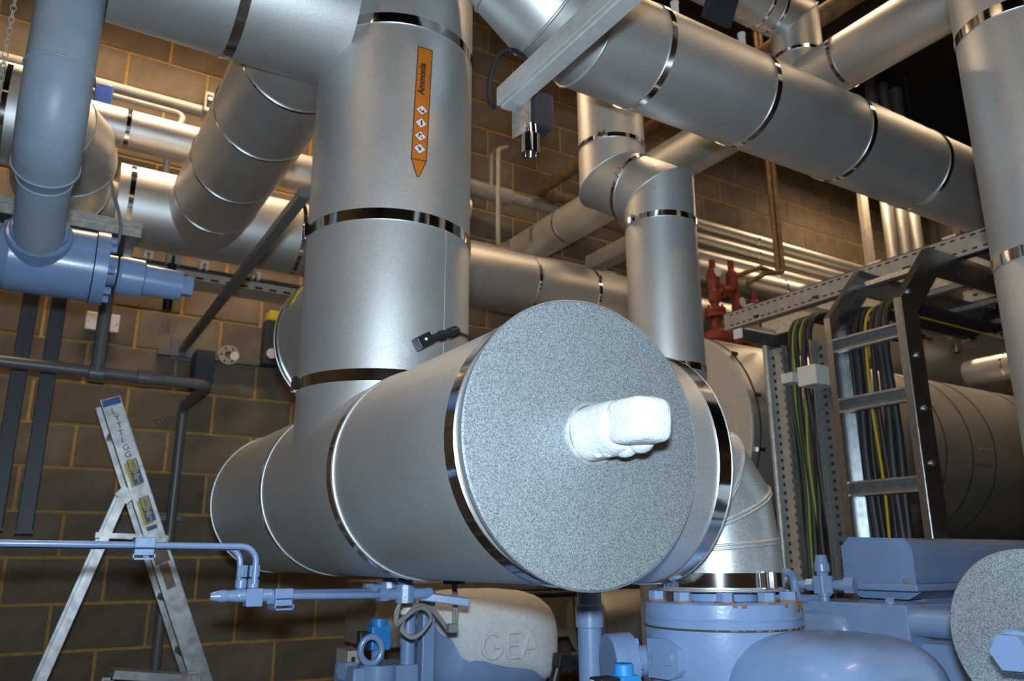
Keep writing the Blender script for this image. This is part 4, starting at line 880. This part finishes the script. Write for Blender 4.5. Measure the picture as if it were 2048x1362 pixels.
# transmitter blocks and pipework under the header
zt = at(810, 1188, 'y', 2.05).z
for px, yy, lab in ((810, 2.05, 'nearer blue pressure transmitter on the tubing under the header'), (778, 2.22, 'farther blue pressure transmitter behind the tubing under the header')):
    c = at(px, 1188 if yy < 2.1 else 1178, 'y', yy); t = thing('pressure_transmitter', lab, 'transmitter', c, 'blue pressure transmitters')
    MB().lathe_flat(c+V((0, 0, -.022)), (0, 0, 1), .026, .046, 8).build('body', 'blue', t, bevel=.003); MB().lathe([(.018, 0), (.020, .012), (0, .014)], c+V((0, 0, .022)), (0, 0, 1), 20).build('cap', 'blue', t); MB().cyl(c+V((0, 0, .034)), c+V((0, 0, .075)), .020, n=16).build('connector', 'black', t)
    MB().lathe([(.012, 0), (.016, .004), (.016, .05), (.010, .055)], c+V((.02, 0, 0)), (1, 0, 0), 16).build('nipple', 'blue', t); MB().lathe_flat(c+V((.055, 0, 0)), (1, 0, 0), .018, .02).build('nut', 'blue', t); MB().lathe_flat(c+V((-.075, 0, 0)), (1, 0, 0), .018, .025).build('nut', 'blue', t); MB().cyl(c+V((-.05, 0, 0)), c+V((-.02, 0, 0)), .015, n=16).build('nipple', 'blue', t)
c = at(872, 1195, 'y', 2.08); o = MB().beam(c+V((-.08, 0, .01)), c+V((.07, -.06, -.012)), .05, .022).build('support_bracket', 'blue', bevel=.003); tag(o, 'blue strut bracket under the header bottom', 'bracket')
# dark pipes running right below the header
for k, (py, yy, r, lab) in enumerate(((1184, 3.4, .014, 'upper thin dark pipe running under the header'), (1194, 3.3, .016, 'lower thin dark pipe running under the header'))):
    a = at(900, py, 'y', yy); o = MB().cyl((a.x-.1, yy, a.z), (a.x+1.75, yy, a.z), r, n=12).build('dark_pipe', 'navy'); tag(o, lab, 'pipe', 'thin dark pipes under the header')
# black sensor beside the frosted casting
c = at(1125, 1322, 'y', 2.2); t = thing('sensor_plug', 'black angled sensor plug right of the frosted casting', 'connector', c); MB().box(c, (.055, .04, .045), Matrix.Rotation(.15, 3, 'Y')).build('housing', 'black', t, bevel=.005); MB().cyl(c+V((.03, 0, .002)), c+V((.05, 0, .004)), .022, n=20).build('cap', 'black', t); MB().cyl(c+V((.05, 0, .004)), c+V((.075, 0, .005)), .014, n=16).build('thread', 'lightc', t); MB().cyl(c+V((-.02, 0, -.02)), c+V((-.045, 0, -.09)), .016, n=16).build('gland', 'black', t)
# beige motor and round cover far behind
c = at(1170, 1245, 'y', 3.3); t = thing('far_drum', 'distant silver drum end behind the blue standpipe', 'drum', c); MB().lathe([(0, 0), (.155, 0), (.158, .004), (.158, .015), (.15, .016)], c, (1, 0, 0), 48).build('end_plate', 'disc', t); MB().cyl(c+V((.016, 0, 0)), c+V((.5, 0, 0)), .15, n=48).build('cladding', 'clad', t)
c = at(1000, 1176, 'y', 3.9); o = MB().box(c+V((.5, 0, -.10)), (2.6, .4, .30)).build('far_plinth', 'lightc', bevel=.01); tag(o, 'pale equipment casing far behind the blue machines', 'casing')
# looped grey cable
t = thing('looped_cable', 'grey cable tied in a loop hanging below the header', 'cable', at(830, 1240, 'y', 2.15))
for k in range(2):
    dx = k*5; P = [(906+dx, 1165), (908+dx, 1200), (908+dx, 1230), (906+dx*.6, 1252), (896, 1260-k*4), (880, 1240-k*5), (866, 1224-k*4), (850, 1215-k*4), (832, 1216-k*4), (814, 1230), (806, 1250), (808-dx, 1262), (820, 1273+k*3), (838, 1268+k*3), (856, 1250), (862, 1232+k*3), (850, 1215+k*4), (830, 1220), (800, 1240+k*6), (792, 1250), (796-dx, 1225), (800, 1205)]
    MB().tube(smooth([at(x, y, 'y', 2.14-.004*i) for i, (x, y) in enumerate(P)], 4), .0045, 8).build('lead', 'greyc', t)
MB().box(at(908, 1163, 'y', 2.14), (.05, .04, .014)).build('entry_plate', 'black', t); MB().box(at(904, 1256, 'y', 2.09), (.028, .02, .022)).build('cable_tie', 'greyc', t)

# ------------------------------------------------------------------ blue instrument tubing at left
ty = 1.95; za = at(250, 1092, 'y', ty).z; 
t = thing('instrument_tubing', 'pair of thin blue tubes crossing in front of the ladder', 'tubing', (0, ty, za))
b1 = at(478, 1160, 'y', ty+.03); b2 = at(509, 1160, 'y', ty)
zb = at(500, 1195, 'y', ty).z
MB().tube(fillet([(-.9, ty, za+.012), (b2.x, ty, za), (b2.x, ty, zb+.03)], .035), .0072, 12).build('tube', 'blue', t); MB().tube(fillet([(-.9, ty+.035, za+.010), (b1.x, ty+.035, za-.002), (b1.x, ty+.03, zb+.03)], .035), .0072, 12).build('tube', 'blue', t)
def clamp(c, name, lab):
    t = thing(name, lab, 'clamp', c); MB().box(c+V((0, 0, .006)), (.042, .05, .022)).build('upper_half', 'blue', t, bevel=.002); MB().box(c+V((0, 0, -.014)), (.040, .048, .014)).build('lower_half', 'blue', t, bevel=.002)
    q = MB(); q.box(c+V((0, .0, -.028)), (.044, .06, .004)); q.box(c+V((-.021, 0, -.024)), (.003, .06, .012)); q.box(c+V((.021, 0, -.024)), (.003, .06, .012)); q.build('rail', 'blue', t)
cl = at(287, 1091, 'y', ty+.005); clamp(cl, 'tube_clamp', 'blue tube clamp in front of the ladder stile')
c = at(495, 1195, 'y', ty)
t = thing('manifold_valve', 'small blue instrument valve block at the end of the tubes', 'valve', c)
zz = c.z
MB().lathe([(0, 0), (.008, 0), (.013, .02), (.014, .022), (.014, .034), (.012, .035), (.014, .06), (.0145, .062), (.0145, .135), (0, .135)], at(420, 1193, 'y', ty), (1, 0, 0), 20).build('stem_end', 'blue', t)
for b in (b1, b2):
    MB().lathe_flat((b.x, ty+.01, zz+.045), (0, 0, 1), .0128, .026).build('compression_nut', 'blue', t); MB().lathe([(.010, 0), (.013, .004), (.013, .02), (.010, .024)], (b.x, ty+.01, zz+.018), (0, 0, 1), 16).build('fitting', 'blue', t)
MB().box((b2.x, ty, zz), (.038, .034, .040)).build('block', 'blue', t, bevel=.003); MB().cyl((b2.x, ty, zz), (b2.x+.05, ty, zz), .011, n=16).build('nipple', 'blue', t); MB().lathe_flat((b2.x+.03, ty, zz), (1, 0, 0), .017, .02).build('nut', 'blue', t)
clamp(at(563, 1192, 'y', ty), 'tube_clamp', 'blue tube clamp right of the small valve block')
c1 = at(560, 1191, 'y', ty)
t = thing('connecting_tubes', 'blue tubes linking the valve block to the transmitters', 'tubing', c1)
MB().tube([(b2.x+.05, ty, zz), (c1.x+.02, ty, zz+.001), at(770, 1190, 'y', 2.05)], .0085, 12).build('tube', 'blue', t); MB().tube([(c1.x, ty+.03, zz+.006), at(745, 1182, 'y', 2.22)], .0085, 12).build('tube', 'blue', t)

# ------------------------------------------------------------------ step ladder
L = thing('step_ladder', 'scuffed aluminium step ladder with yellow and blue stickers by the wall', 'ladder', (.8, 3.9, 0))
ly = 3.80; tp = at(219, 797, 'y', ly); bt = at(402, 1362, 'y', ly); dd = (bt-tp).normalized(); ft = tp+dd*((tp.z-.02)/-dd.z)
sd = V((-dd.z, 0, dd.x))
stile = MB().beam(tp, ft, .022, .080, sd).build('stile', 'alu', L)
q = MB();
for s in (-1, 1): q.beam(tp+sd*s*.038+V((0, -.016, 0)), ft+sd*s*.038+V((0, -.016, 0)), .012, .004, sd)
q.build('stile_edge', 'alu', stile)
MB().beam(tp+V((0, .20, 0)), ft+V((0, .22, 0)), .022, .080, sd).build('stile', 'alu', L)
n_ = 8
for i in range(n_):
    p = tp+dd*(.16+i*.245); MB().beam(p+V((0, .0, 0)), p+V((0, .20, 0)), .075, .024, (0, 0, 1)).build('tread', 'alu', L); 
rp = at(247, 990, 'y', ly+.02); rb_ = at(82, 1362, 'y', ly+.02); rd = (rb_-rp).normalized(); rf = rp+rd*((rp.z-.02)/-rd.z); rs = V((-rd.z, 0, rd.x))
MB().beam(rp, rf, .02, .036, rs).build('rear_leg', 'alu', L); MB().beam(rp+V((0, .17, 0)), rf+V((0, .19, 0)), .02, .036, rs).build('rear_leg', 'alu', L)
a = at(190, 1070, 'y', ly+.03); b = at(335, 1078, 'y', ly+.03); MB().beam(a, (b.x, ly+.03, a.z-.01), .03, .022).build('spreader_bar', 'alu', L); MB().beam(rp+V((0, .1, .0)), rp+V((0.01, .1, .0)), .20, .04).build('hinge', 'alu', L)
MB().beam(rp+V((-.02, -.02, .02)), rp+V((.03, -.02, -.02)), .006, .05, rs).build('hinge_plate', 'alu', L)
yv = V((0, -1, 0))
def sticker(s, w, h, m, name, par=stile, off=0, lift=.0145):
    c = tp+dd*s+sd*off+yv*lift
    R = Matrix((sd, yv*-1, dd)).transposed(); return MB().box(c, (w, .001, h), R).build(name, m, par)
MBt = []
def stext(txt, s, h, m, name, par=stile, vertical=False, off=0, lift=.016, rot=False, bold=0):
    vs, fs = textmesh(txt, 1, 0, bold); xs = [p.x for p in vs]; ys = [p.y for p in vs]; x0 = (min(xs)+max(xs))/2; y0 = (min(ys)+max(ys))/2
    c = tp+dd*s+sd*off+yv*lift; sgn = 1 if sd.x > 0 else -1
    if rot: P = [c+dd*((p.x-x0)*h)+sd*sgn*((p.y-y0)*h) for p in vs]
    else: P = [c+sd*sgn*((p.x-x0)*h)-dd*((p.y-y0)*h) for p in vs]
    MB()._a(P, fs, False).build(name, m, par)
sticker(.018, .078, .030, 'bluelab', 'top_label')
for i, ch in enumerate('LYTTIGG'): stext(ch, .058+i*.033, .036, 'ink', 'marker_letter', off=random.uniform(-.005, .005))
sg = 1 if sd.x > 0 else -1
for s_ in (.335, .505):
    b = sticker(s_, .040, .112, 'bluelab', 'hire_label', off=.006*sg); sticker(s_+.008, .040, .108, 'yellow', 'label_underlay', off=-.006*sg, lift=.0138)  # yellow layer of the label, offset behind the blue one
    sticker(s_-.030, .030, .046, 'yellow', 'label_panel', b, off=.006*sg, lift=.0152)
    stext('HSS', s_-.030, .021, 'bluelab', 'lettering', b, lift=.0165, rot=True, off=.006*sg, bold=.03); stext('Hire', s_+.026, .032, 'yellow', 'lettering', b, lift=.0160, rot=True, off=.006*sg, bold=.03)
sticker(.585, .042, .018, 'bluelab', 'small_label'); sticker(.705, .060, .075, 'tape', 'brown_tape_patch'); sticker(.80, .038, .11, 'tape', 'brown_tape_patch')
# second low steps
c = at(222, 1346, 'y', 3.6); t = thing('folding_platform', 'top of a low aluminium platform at the bottom left', 'platform', (c.x+.15, 3.6, 0))
MB().beam(c, c+V((.32, .02, -.045)), .12, .03).build('deck', 'alu', t); 
for dx, dy in ((-.01, -.05), (-.01, .05), (.30, -.05), (.30, .05)): MB().beam(c+V((dx, dy, -.02)), V((c.x+dx*1.6-.05, c.y+dy*1.3, .02)), .03, .03, (0, 1, 0)).build('leg', 'alu', t)
